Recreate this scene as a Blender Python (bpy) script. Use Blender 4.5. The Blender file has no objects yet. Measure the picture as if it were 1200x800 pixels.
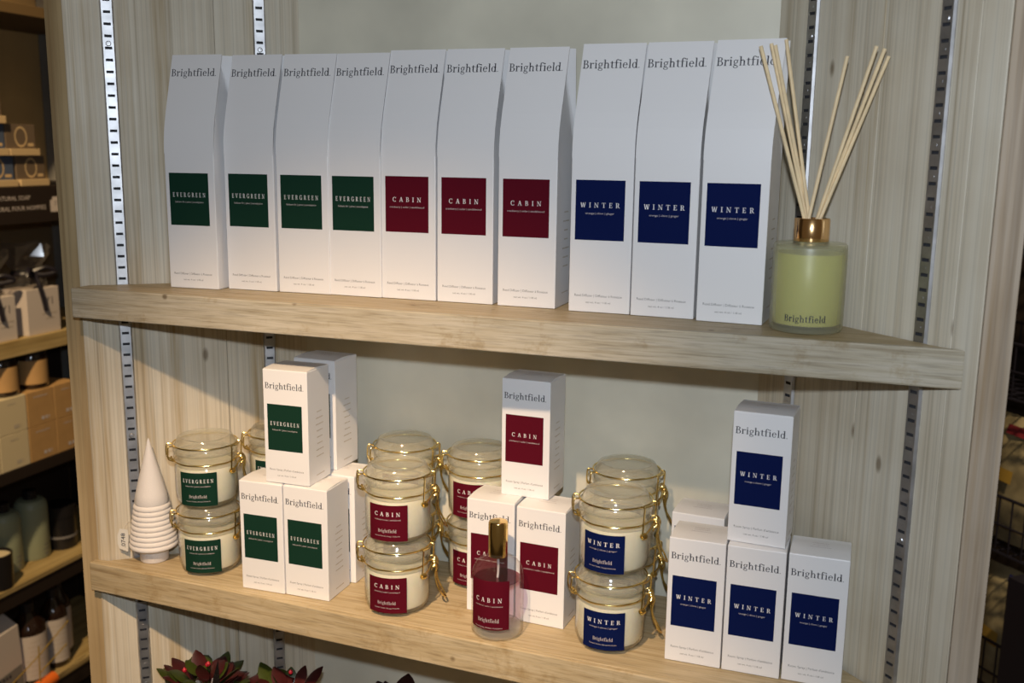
import bpy, bmesh, math, random
from mathutils import Vector, Matrix
PI = math.pi
scn = bpy.context.scene
COL = scn.collection

# ------------------------------------------------------------------ camera
CAM_H = 0.4538
RIGHT = Vector((0.9452, 0.3263, 0.0128)).normalized()
FWD = Vector((-0.3184, 0.9294, -0.1865)).normalized()
UP = RIGHT.cross(FWD).normalized()
CPOS = Vector((0, 0, CAM_H))
FPX = 1184.1
cam = bpy.data.cameras.new('camera')
cam.sensor_width = 36.0
cam.lens = FPX * 36.0 / 1200.0
cam.clip_start = 0.02
cam.dof.use_dof = True
cam.dof.focus_distance = 0.98
cam.dof.aperture_fstop = 8.0
cam_ob = bpy.data.objects.new('camera', cam)
COL.objects.link(cam_ob)
M = Matrix((RIGHT, UP, -FWD)).transposed().to_4x4()
M.translation = CPOS
cam_ob.matrix_world = M
scn.camera = cam_ob

# ------------------------------------------------------------------ world, lights, exposure
world = bpy.data.worlds.new('shop_ambience')
scn.world = world
world.use_nodes = True
world.node_tree.nodes['Background'].inputs['Color'].default_value = (1.0, 0.74, 0.45, 1)
world.node_tree.nodes['Background'].inputs['Strength'].default_value = 0.085
scn.view_settings.view_transform = 'Standard'
scn.view_settings.look = 'None'
scn.view_settings.gamma = 1.0
scn.view_settings.exposure = 0.08
scn.view_settings.use_curve_mapping = False
scn.cycles.transparent_max_bounces = 32

def light(name, kind, loc, power, color, size=0.03, target=None, cone=None, blend=0.5):
    l = bpy.data.lights.new(name, kind)
    l.energy = power
    l.color = color
    if kind == 'AREA':
        l.size = size
    else:
        l.shadow_soft_size = size
    if kind == 'SPOT':
        l.spot_size = cone
        l.spot_blend = blend
    o = bpy.data.objects.new(name, l)
    o.location = loc
    if target is not None:
        o.rotation_euler = (Vector(target) - Vector(loc)).to_track_quat('-Z', 'Y').to_euler()
    COL.objects.link(o)
    return o

# flash on top of the photographer's camera, warm ceiling spots of the shop, added fill
light('camera_flash', 'POINT', (0.0, -0.01, 0.552), 19.0, (0.80, 0.89, 1.0), 0.014)
light('ceiling_spot', 'SPOT', (-0.27, -0.02, 1.10), 96.0, (1.0, 0.70, 0.42), 0.022, (-0.50, 0.88, -0.24), math.radians(43), 1.0)
light('rack_fill_spot', 'SPOT', (0.75, 0.55, 1.9), 260.0, (1.0, 0.80, 0.52), 0.05, (0.30, 1.95, 0.0), math.radians(50), 0.7)  # unseen spot, added to brighten the wire rack on the right
light('aisle_spot', 'SPOT', (-1.10, 0.30, 1.75), 250.0, (1.0, 0.73, 0.42), 0.05, (-1.95, 1.95, -0.25), math.radians(52), 0.5)

# ------------------------------------------------------------------ node materials
def nodes_of(name):
    m = bpy.data.materials.new(name)
    m.use_nodes = True
    nt = m.node_tree
    return m, nt, nt.nodes['Principled BSDF']

def plain(name, col, rough=0.5, metal=0.0, coat=0.0, bump=0.0, bscale=300.0, vary=0.0, vscale=8.0, spec=0.5, sss=0.0):
    m, nt, b = nodes_of(name)
    b.inputs['Base Color'].default_value = (*col, 1)
    b.inputs['Roughness'].default_value = rough
    b.inputs['Metallic'].default_value = metal
    b.inputs['Coat Weight'].default_value = coat
    b.inputs['Specular IOR Level'].default_value = spec
    if sss:
        b.inputs['Subsurface Weight'].default_value = sss
        b.inputs['Subsurface Radius'].default_value = (0.01, 0.007, 0.004)
        b.inputs['Subsurface Scale'].default_value = 0.5
    tc = nt.nodes.new('ShaderNodeTexCoord')
    if vary:
        n = nt.nodes.new('ShaderNodeTexNoise'); n.inputs['Scale'].default_value = vscale
        n.inputs['Detail'].default_value = 4
        nt.links.new(tc.outputs['Object'], n.inputs['Vector'])
        r = nt.nodes.new('ShaderNodeValToRGB')
        r.color_ramp.elements[0].position = 0.3; r.color_ramp.elements[1].position = 0.7
        r.color_ramp.elements[0].color = (*[c * (1 - vary) for c in col], 1)
        r.color_ramp.elements[1].color = (*[min(1, c * (1 + vary * 0.6)) for c in col], 1)
        nt.links.new(n.outputs['Fac'], r.inputs['Fac'])
        nt.links.new(r.outputs['Color'], b.inputs['Base Color'])
    if bump:
        n = nt.nodes.new('ShaderNodeTexNoise'); n.inputs['Scale'].default_value = bscale
        nt.links.new(tc.outputs['Object'], n.inputs['Vector'])
        bp = nt.nodes.new('ShaderNodeBump'); bp.inputs['Strength'].default_value = bump
        bp.inputs['Distance'].default_value = 0.001
        nt.links.new(n.outputs['Fac'], bp.inputs['Height'])
        nt.links.new(bp.outputs['Normal'], b.inputs['Normal'])
    return m

def wood(name, light_c, mid_c, dark_c, stretch, rough=0.55, streak=0.5, knots=True, seed=0.0, band=0.0):
    """whitewashed timber; stretch = mapping scale per axis (small along the grain)"""
    m, nt, b = nodes_of(name)
    L = nt.links.new
    tc = nt.nodes.new('ShaderNodeTexCoord')
    oi = nt.nodes.new('ShaderNodeObjectInfo')
    add = nt.nodes.new('ShaderNodeVectorMath'); add.operation = 'MULTIPLY_ADD'
    add.inputs[0].default_value = (1, 1, 1)
    L(oi.outputs['Random'], add.inputs[0]); add.inputs[1].default_value = (3.7, 5.1, 2.3)
    L(tc.outputs['Object'], add.inputs[2])
    mp = nt.nodes.new('ShaderNodeMapping'); mp.inputs['Scale'].default_value = stretch
    mp.inputs['Location'].default_value = (seed, seed * 1.7, seed * 0.6)
    L(add.outputs['Vector'], mp.inputs['Vector'])
    n1 = nt.nodes.new('ShaderNodeTexNoise'); n1.inputs['Scale'].default_value = 1.0
    n1.inputs['Detail'].default_value = 6; n1.inputs['Roughness'].default_value = 0.65
    n1.inputs['Distortion'].default_value = 0.3
    L(mp.outputs['Vector'], n1.inputs['Vector'])
    r1 = nt.nodes.new('ShaderNodeValToRGB'); e = r1.color_ramp.elements
    e[0].position = 0.30; e[0].color = (*dark_c, 1)
    e[1].position = 0.62; e[1].color = (*light_c, 1)
    k = e.new(0.46); k.color = (*mid_c, 1)
    L(n1.outputs['Fac'], r1.inputs['Fac'])
    # thin dark grain streaks
    mp2 = nt.nodes.new('ShaderNodeMapping'); mp2.inputs['Scale'].default_value = [s * 3.1 if s > 5 else s * 0.8 for s in stretch]
    L(add.outputs['Vector'], mp2.inputs['Vector'])
    n2 = nt.nodes.new('ShaderNodeTexNoise'); n2.inputs['Scale'].default_value = 1.0; n2.inputs['Detail'].default_value = 3
    L(mp2.outputs['Vector'], n2.inputs['Vector'])
    r2 = nt.nodes.new('ShaderNodeValToRGB')
    r2.color_ramp.elements[0].position = 0.33; r2.color_ramp.elements[0].color = (1 - streak, 1 - streak, 1 - streak, 1)
    r2.color_ramp.elements[1].position = 0.50; r2.color_ramp.elements[1].color = (1, 1, 1, 1)
    L(n2.outputs['Fac'], r2.inputs['Fac'])
    mx = nt.nodes.new('ShaderNodeMix'); mx.data_type = 'RGBA'; mx.blend_type = 'MULTIPLY'
    mx.inputs['Factor'].default_value = 1.0
    L(r1.outputs['Color'], mx.inputs['A']); L(r2.outputs['Color'], mx.inputs['B'])
    out = mx.outputs['Result']
    # worn, stained blotches
    n3 = nt.nodes.new('ShaderNodeTexNoise'); n3.inputs['Scale'].default_value = 7.0; n3.inputs['Detail'].default_value = 5
    L(tc.outputs['Object'], n3.inputs['Vector'])
    r3 = nt.nodes.new('ShaderNodeValToRGB')
    r3.color_ramp.elements[0].position = 0.35; r3.color_ramp.elements[0].color = (0.86, 0.83, 0.78, 1)
    r3.color_ramp.elements[1].position = 0.62; r3.color_ramp.elements[1].color = (1, 1, 1, 1)
    L(n3.outputs['Fac'], r3.inputs['Fac'])
    mx2 = nt.nodes.new('ShaderNodeMix'); mx2.data_type = 'RGBA'; mx2.blend_type = 'MULTIPLY'; mx2.inputs['Factor'].default_value = 1.0
    L(out, mx2.inputs['A']); L(r3.outputs['Color'], mx2.inputs['B'])
    out = mx2.outputs['Result']
    if band:      # a few long brown streaks where the wash has worn through
        mp5 = nt.nodes.new('ShaderNodeMapping'); mp5.inputs['Scale'].default_value = [24 if q > 5 else 0.7 for q in stretch]
        L(add.outputs['Vector'], mp5.inputs['Vector'])
        n5 = nt.nodes.new('ShaderNodeTexNoise'); n5.inputs['Scale'].default_value = 1.0; n5.inputs['Detail'].default_value = 5; n5.inputs['Roughness'].default_value = 0.75
        L(mp5.outputs['Vector'], n5.inputs['Vector'])
        r5 = nt.nodes.new('ShaderNodeValToRGB')
        r5.color_ramp.elements[0].position = 0.56; r5.color_ramp.elements[0].color = (1, 1, 1, 1)
        r5.color_ramp.elements[1].position = 0.72; r5.color_ramp.elements[1].color = (1 - band, 1 - band*1.35, 1 - band*1.9, 1)
        L(n5.outputs['Fac'], r5.inputs['Fac'])
        mx5 = nt.nodes.new('ShaderNodeMix'); mx5.data_type = 'RGBA'; mx5.blend_type = 'MULTIPLY'; mx5.inputs['Factor'].default_value = 1.0
        L(out, mx5.inputs['A']); L(r5.outputs['Color'], mx5.inputs['B'])
        out = mx5.outputs['Result']
    if knots:
        mp4 = nt.nodes.new('ShaderNodeMapping'); mp4.inputs['Scale'].default_value = [22 if s > 5 else 9 for s in stretch]
        L(add.outputs['Vector'], mp4.inputs['Vector'])
        v = nt.nodes.new('ShaderNodeTexVoronoi'); v.inputs['Scale'].default_value = 1.0
        L(mp4.outputs['Vector'], v.inputs['Vector'])
        r4 = nt.nodes.new('ShaderNodeValToRGB')
        r4.color_ramp.elements[0].position = 0.035; r4.color_ramp.elements[0].color = (0.30, 0.24, 0.18, 1)
        r4.color_ramp.elements[1].position = 0.085; r4.color_ramp.elements[1].color = (1, 1, 1, 1)
        L(v.outputs['Distance'], r4.inputs['Fac'])
        mx3 = nt.nodes.new('ShaderNodeMix'); mx3.data_type = 'RGBA'; mx3.blend_type = 'MULTIPLY'; mx3.inputs['Factor'].default_value = 0.8
        L(out, mx3.inputs['A']); L(r4.outputs['Color'], mx3.inputs['B'])
        out = mx3.outputs['Result']
    L(out, b.inputs['Base Color'])
    b.inputs['Roughness'].default_value = rough
    b.inputs['Specular IOR Level'].default_value = 0.35
    bp = nt.nodes.new('ShaderNodeBump'); bp.inputs['Strength'].default_value = 0.12; bp.inputs['Distance'].default_value = 0.0002
    L(n2.outputs['Fac'], bp.inputs['Height']); L(bp.outputs['Normal'], b.inputs['Normal'])
    return m

def thin_glass(name, tint=(1, 1, 1), refl=1.0, rough=0.02, haze=0.0, haze_col=(0.9, 0.9, 0.8), ior=1.5):
    """glass wall: light passes through, Fresnel reflection on top, optional milky haze"""
    m = bpy.data.materials.new(name); m.use_nodes = True
    nt = m.node_tree; nt.nodes.clear(); L = nt.links.new
    out = nt.nodes.new('ShaderNodeOutputMaterial')
    tr = nt.nodes.new('ShaderNodeBsdfTransparent'); tr.inputs['Color'].default_value = (*tint, 1)
    gl = nt.nodes.new('ShaderNodeBsdfGlossy'); gl.inputs['Roughness'].default_value = rough
    fr = nt.nodes.new('ShaderNodeLayerWeight'); fr.inputs['Blend'].default_value = 0.5
    pw = nt.nodes.new('ShaderNodeMath'); pw.operation = 'POWER'; pw.inputs[1].default_value = 4.0
    L(fr.outputs['Facing'], pw.inputs[0])
    mul = nt.nodes.new('ShaderNodeMath'); mul.operation = 'MULTIPLY_ADD'; mul.inputs[1].default_value = 0.55 * refl; mul.inputs[2].default_value = 0.035 * refl; mul.use_clamp = True
    L(pw.outputs[0], mul.inputs[0])
    base = tr.outputs[0]
    if haze:
        df = nt.nodes.new('ShaderNodeBsdfDiffuse'); df.inputs['Color'].default_value = (*haze_col, 1)
        tl = nt.nodes.new('ShaderNodeBsdfTranslucent'); tl.inputs['Color'].default_value = (*haze_col, 1)
        ad = nt.nodes.new('ShaderNodeMixShader'); ad.inputs[0].default_value = 0.4
        L(df.outputs[0], ad.inputs[1]); L(tl.outputs[0], ad.inputs[2])
        mh = nt.nodes.new('ShaderNodeMixShader'); mh.inputs[0].default_value = haze
        L(base, mh.inputs[1]); L(ad.outputs[0], mh.inputs[2]); base = mh.outputs[0]
    mix = nt.nodes.new('ShaderNodeMixShader')
    L(mul.outputs[0], mix.inputs[0]); L(base, mix.inputs[1]); L(gl.outputs[0], mix.inputs[2])
    L(mix.outputs[0], out.inputs['Surface'])
    return m

MAT = {}
MAT['wall_wood'] = wood('whitewashed_wall_wood', (0.67, 0.62, 0.51), (0.62, 0.56, 0.445), (0.47, 0.40, 0.29), (150, 150, 1.6), 0.6, 0.20, True, 0.0, 0.36)
MAT['shelf_wood'] = wood('weathered_shelf_wood', (0.56, 0.46, 0.30), (0.49, 0.39, 0.235), (0.36, 0.265, 0.145), (8.0, 220, 220), 0.5, 0.22, True, 0.0, 0.22)
MAT['nosing_wood'] = wood('whitewashed_nosing_wood', (0.52, 0.47, 0.375), (0.45, 0.40, 0.30), (0.32, 0.265, 0.175), (11.0, 260, 260), 0.55, 0.22, True, 4.0, 0.25)
MAT['stile_wood'] = wood('stained_stile_wood', (0.58, 0.44, 0.25), (0.50, 0.37, 0.20), (0.38, 0.26, 0.13), (55, 55, 1.5), 0.55, 0.2, False, 3.0)
MAT['stile_pale'] = wood('pale_stile_wood', (0.50, 0.415, 0.32), (0.44, 0.355, 0.265), (0.30, 0.225, 0.145), (55, 55, 1.2), 0.55, 0.25, False, 5.0, 0.4)
MAT['back'] = plain('grey_green_back_panel', (0.71, 0.675, 0.55), 0.45, vary=0.22, vscale=6.0, bump=0.15, bscale=90)
MAT['zinc'] = plain('zinc_plated_steel', (0.55, 0.55, 0.56), 0.47, 1.0, vary=0.25, vscale=60)
MAT['black_gap'] = plain('slot_darkness', (0.03, 0.03, 0.035), 0.8)
MAT['card'] = plain('white_coated_card', (0.80, 0.79, 0.79), 0.38, spec=0.4)
MAT['ink'] = plain('charcoal_ink', (0.030, 0.030, 0.042), 0.6)
MAT['ink_grey'] = plain('grey_ink', (0.20, 0.19, 0.19), 0.6)
MAT['ink_tan'] = plain('tan_ink', (0.50, 0.43, 0.33), 0.6)
MAT['ink_white'] = plain('white_ink', (0.82, 0.80, 0.80), 0.6)
MAT['ink_pale'] = plain('pale_ink', (0.55, 0.50, 0.50), 0.6)
MAT['green'] = plain('evergreen_print', (0.006, 0.032, 0.019), 0.8, spec=0.1)
MAT['maroon'] = plain('maroon_print', (0.090, 0.0025, 0.011), 0.8, spec=0.1)
MAT['navy'] = plain('navy_print', (0.0015, 0.007, 0.060), 0.8, spec=0.1)
MAT['gold'] = plain('gold_wire', (0.86, 0.66, 0.26), 0.22, 1.0)
MAT['gold_cap'] = plain('polished_gold', (0.80, 0.55, 0.20), 0.16, 1.0)
MAT['copper_gold'] = plain('polished_rose_gold', (0.86, 0.55, 0.26), 0.16, 1.0)
MAT['glass'] = thin_glass('clear_jar_glass', (0.990, 0.990, 0.975), 1.7, 0.09, 0.10, (0.85, 0.85, 0.75))
MAT['glass_thick'] = thin_glass('thick_lid_glass', (0.965, 0.968, 0.94), 2.0, 0.10, 0.26, (0.88, 0.86, 0.74))
MAT['bottle_glass'] = thin_glass('perfume_glass', (0.998, 0.998, 0.996), 1.0, 0.03, 0.018, (0.95, 0.93, 0.90))
MAT['liquid_pink'] = thin_glass('perfume_liquid', (0.998, 0.99, 0.99), 0.12, 0.02, 0.07, (0.98, 0.93, 0.90))
MAT['surface_refraction'] = thin_glass('refraction_tinted_surface', (0.42, 0.10, 0.17), 1.2, 0.08)  # tint stands in for the maroon box label refracted through the bottle
MAT['frost'] = thin_glass('frosted_glass', (0.97, 0.97, 0.90), 0.7, 0.35, 0.24, (0.80, 0.80, 0.60))
MAT['oil'] = plain('yellow_green_oil', (0.56, 0.54, 0.13), 0.35, sss=0.3)
MAT['wax'] = plain('cream_wax', (0.86, 0.83, 0.70), 0.45, coat=0.3, sss=0.3)
MAT['reed'] = plain('rattan_reed', (0.84, 0.66, 0.40), 0.6, vary=0.12, vscale=80)
MAT['ceramic'] = plain('bisque_ceramic', (0.72, 0.68, 0.65), 0.7, bump=0.3, bscale=900)
MAT['tagcard'] = plain('tag_card', (0.66, 0.63, 0.56), 0.6)
MAT['floor'] = plain('brown_floor', (0.10, 0.07, 0.045), 0.6, vary=0.3)
MAT['shopwall'] = plain('shop_wall_paint', (0.16, 0.12, 0.075), 0.8, vary=0.2, vscale=2.0)
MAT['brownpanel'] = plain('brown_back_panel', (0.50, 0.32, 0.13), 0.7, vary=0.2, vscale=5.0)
MAT['topboard'] = plain('shaded_brown_board', (0.13, 0.08, 0.03), 0.7)  # panel brown darkened in colour, since this board gets less light
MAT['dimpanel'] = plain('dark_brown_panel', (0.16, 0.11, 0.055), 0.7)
MAT['greypanel'] = plain('grey_side_panel', (0.21, 0.20, 0.18), 0.7, vary=0.2, vscale=5.0)
MAT['ochrewood'] = wood('ochre_shelf_wood', (0.50, 0.37, 0.17), (0.43, 0.31, 0.13), (0.30, 0.20, 0.07), (42, 3.0, 42), 0.5, 0.3, False, 2.0)
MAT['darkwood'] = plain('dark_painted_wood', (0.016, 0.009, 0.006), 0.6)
MAT['kraft'] = plain('kraft_card', (0.46, 0.27, 0.105), 0.65, vary=0.08, vscale=30)
MAT['cream'] = plain('cream_card', (0.62, 0.52, 0.33), 0.6)
MAT['whitegift'] = plain('white_gift_card', (0.56, 0.49, 0.44), 0.5)
MAT['ribbon'] = plain('black_ribbon', (0.012, 0.010, 0.016), 0.4)
MAT['cello'] = thin_glass('cellophane', (0.90, 0.88, 0.86), 1.2, 0.1, 0.10, (0.45, 0.42, 0.40))
MAT['amber'] = plain('amber_glass', (0.018, 0.008, 0.005), 0.10, coat=0.6)
MAT['sage'] = plain('sage_bottle', (0.30, 0.33, 0.22), 0.45)
MAT['blackplastic'] = plain('black_plastic', (0.012, 0.011, 0.012), 0.25)
MAT['soapblue'] = plain('blue_soap_card', (0.06, 0.082, 0.135), 0.6)
MAT['soapbrown'] = plain('brown_soap_card', (0.12, 0.085, 0.055), 0.6)
MAT['soaptan'] = plain('tan_soap_card', (0.50, 0.36, 0.19), 0.6)
MAT['orange'] = plain('orange_plastic', (0.80, 0.16, 0.02), 0.4)
MAT['yellowwire'] = plain('yellow_wire', (0.55, 0.36, 0.05), 0.4, 0.5)
MAT['blackwire'] = plain('black_wire', (0.008, 0.007, 0.012), 0.4)
MAT['bagtan'] = plain('tan_snack_bag', (0.25, 0.20, 0.11), 0.35, vary=0.45, vscale=22)
MAT['baggrey'] = plain('grey_snack_bag', (0.13, 0.125, 0.10), 0.35, vary=0.45, vscale=25)
MAT['bagred'] = plain('red_print', (0.16, 0.015, 0.02), 0.5)
MAT['bagyellow'] = plain('ochre_print', (0.32, 0.19, 0.03), 0.5)
MAT['bookblue'] = plain('indigo_card', (0.04, 0.04, 0.16), 0.5)
MAT['leafgreen'] = plain('olive_green_leaf', (0.045, 0.060, 0.008), 0.38, vary=0.35, vscale=40)
MAT['leafred'] = plain('burgundy_leaf', (0.060, 0.010, 0.010), 0.38, vary=0.45, vscale=40)
MAT['leafdark'] = plain('dark_maroon_leaf', (0.030, 0.008, 0.009), 0.38, vary=0.4, vscale=40)
MAT['terracotta'] = plain('grey_pot', (0.12, 0.10, 0.09), 0.7)
MAT['flower'] = plain('red_bud', (0.45, 0.01, 0.03), 0.5)

# ------------------------------------------------------------------ object helpers
def mk(name, verts, faces, mat, parent=None, smooth=False, loc=None, rotz=0.0):
    me = bpy.data.meshes.new(name)
    me.from_pydata([tuple(v) for v in verts], [], faces)
    me.materials.append(MAT[mat] if isinstance(mat, str) else mat)
    if smooth:
        me.polygons.foreach_set('use_smooth', [True] * len(me.polygons))
        me.set_sharp_from_angle(angle=math.radians(40))
    me.update()
    o = bpy.data.objects.new(name, me)
    COL.objects.link(o)
    if parent is not None:
        o.parent = parent
    if loc is not None:
        o.location = loc
    o.rotation_euler = (0, 0, rotz)
    return o

def tag(o, label, cat, group=None):
    o['label'] = label; o['category'] = cat
    if group: o['group'] = group
    return o

def thing(name, label, cat, loc=(0, 0, 0), rotz=0.0, group=None):
    o = bpy.data.objects.new(name, None)
    o.empty_display_size = 0.02
    COL.objects.link(o)
    o.location = loc; o.rotation_euler = (0, 0, rotz)
    return tag(o, label, cat, group)

def structure(o, label=None):
    o['kind'] = 'structure'
    if label: o['label'] = label
    return o

def copy_tree(o, parent=None):
    c = o.copy(); COL.objects.link(c)
    if parent is not None:
        c.parent = parent
    for ch in list(o.children):
        copy_tree(ch, c)
    return c

class G:
    """collects polygons"""
    def __init__(s): s.v = []; s.f = []
    def add(s, vs, fs):
        b = len(s.v); s.v += [tuple(v) for v in vs]; s.f += [[i + b for i in f] for f in fs]; return s
    def box(s, x0, x1, y0, y1, z0, z1):
        return s.add([(x0,y0,z0),(x1,y0,z0),(x1,y1,z0),(x0,y1,z0),(x0,y0,z1),(x1,y0,z1),(x1,y1,z1),(x0,y1,z1)],
                     [(0,3,2,1),(4,5,6,7),(0,1,5,4),(1,2,6,5),(2,3,7,6),(3,0,4,7)])
    def lathe(s, prof, n=48, a0=0.0, a1=2*PI, closed=True, c=(0, 0)):
        b = len(s.v); m = len(prof); full = abs(a1 - a0 - 2*PI) < 1e-6
        k = n if full else n + 1
        for i in range(k):
            a = a0 + (a1 - a0) * i / n
            for r, z in prof: s.v.append((c[0] + r * math.cos(a), c[1] + r * math.sin(a), z))
        for i in range(n):
            j = (i + 1) % k
            for q in range(m - 1):
                s.f.append([b+i*m+q, b+j*m+q, b+j*m+q+1, b+i*m+q+1])
        return s
    def tube(s, pts, r, n=8, closed=False, caps=True):
        pts = [Vector(p) for p in pts]; b = len(s.v); m = len(pts)
        prev = None
        for i, p in enumerate(pts):
            if closed: t = pts[(i+1) % m] - pts[i-1]
            else: t = pts[min(i+1, m-1)] - pts[max(i-1, 0)]
            t = t.normalized() if t.length > 1e-9 else Vector((0, 0, 1))
            if prev is None:
                u = t.cross(Vector((0, 0, 1)))
                if u.length < 0.05: u = t.cross(Vector((1, 0, 0)))
            else:
                u = prev - t * prev.dot(t)
            u.normalize(); prev = u; w = t.cross(u)
            rr = r[i] if isinstance(r, (list, tuple)) else r
            for k in range(n):
                a = 2*PI*k/n; s.v.append(tuple(p + (u*math.cos(a) + w*math.sin(a)) * rr))
        for i in range(m if closed else m - 1):
            j = (i + 1) % m
            for k in range(n):
                l = (k + 1) % n
                s.f.append([b+i*n+k, b+i*n+l, b+j*n+l, b+j*n+k])
        if caps and not closed:
            s.f.append([b+k for k in range(n)][::-1]); s.f.append([b+(m-1)*n+k for k in range(n)])
        return s
    def obj(s, name, mat, parent=None, smooth=False, loc=None, rotz=0.0, bevel=0.0, seg=2, recalc=False):
        o = mk(name, s.v, s.f, mat, parent, smooth, loc, rotz)
        if bevel or recalc:
            bm = bmesh.new(); bm.from_mesh(o.data)
            bmesh.ops.recalc_face_normals(bm, faces=bm.faces[:])
            if bevel:
                bmesh.ops.bevel(bm, geom=bm.edges[:] , offset=bevel, segments=seg, profile=0.5, affect='EDGES')
            bm.to_mesh(o.data); bm.free()
        return o

def smooth_path(pts, n=5):
    """Catmull-Rom through points"""
    P = [Vector(p) for p in pts]; out = []
    for i in range(len(P) - 1):
        p0 = P[max(i-1, 0)]; p1 = P[i]; p2 = P[i+1]; p3 = P[min(i+2, len(P)-1)]
        for k in range(n):
            t = k / n
            out.append(0.5 * ((2*p1) + (p2-p0)*t + (2*p0-5*p1+4*p2-p3)*t*t + (3*p1-p0-3*p2+p3)*t**3))
    out.append(P[-1]); return out

# ------------------------------------------------------------------ lettering
class Pen:
    """serif letters drawn as flat polygons; capital height = 1"""
    def __init__(s): s.v = []; s.f = []; s.x = 0.0
    def poly(s, pts):
        b = len(s.v); s.v += [(p[0] + s.x, p[1]) for p in pts]; s.f.append(list(range(b, b + len(pts))))
    def bar(s, x0, y0, x1, y1): s.poly([(x0,y0),(x1,y0),(x1,y1),(x0,y1)])
    def diag(s, x0, y0, x1, y1, w): s.poly([(x0-w/2,y0),(x0+w/2,y0),(x1+w/2,y1),(x1-w/2,y1)])
    def ring(s, cx, cy, rx, ry, a0, a1, wx, wy):
        n = max(4, int(abs(a1-a0)/18))
        for i in range(n):
            a = math.radians(a0+(a1-a0)*i/n); b = math.radians(a0+(a1-a0)*(i+1)/n)
            s.poly([(cx+rx*math.cos(a), cy+ry*math.sin(a)), (cx+rx*math.cos(b), cy+ry*math.sin(b)),
                    (cx+(rx-wx)*math.cos(b), cy+(ry-wy)*math.sin(b)), (cx+(rx-wx)*math.cos(a), cy+(ry-wy)*math.sin(a))])
    def dot(s, cx, cy, r):
        s.poly([(cx+r*math.cos(a*PI/5), cy+r*math.sin(a*PI/5)) for a in range(10)])
    def serif(s, cx, y, h, t=0.05): s.bar(cx-h, y, cx+h, y+t)

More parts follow.
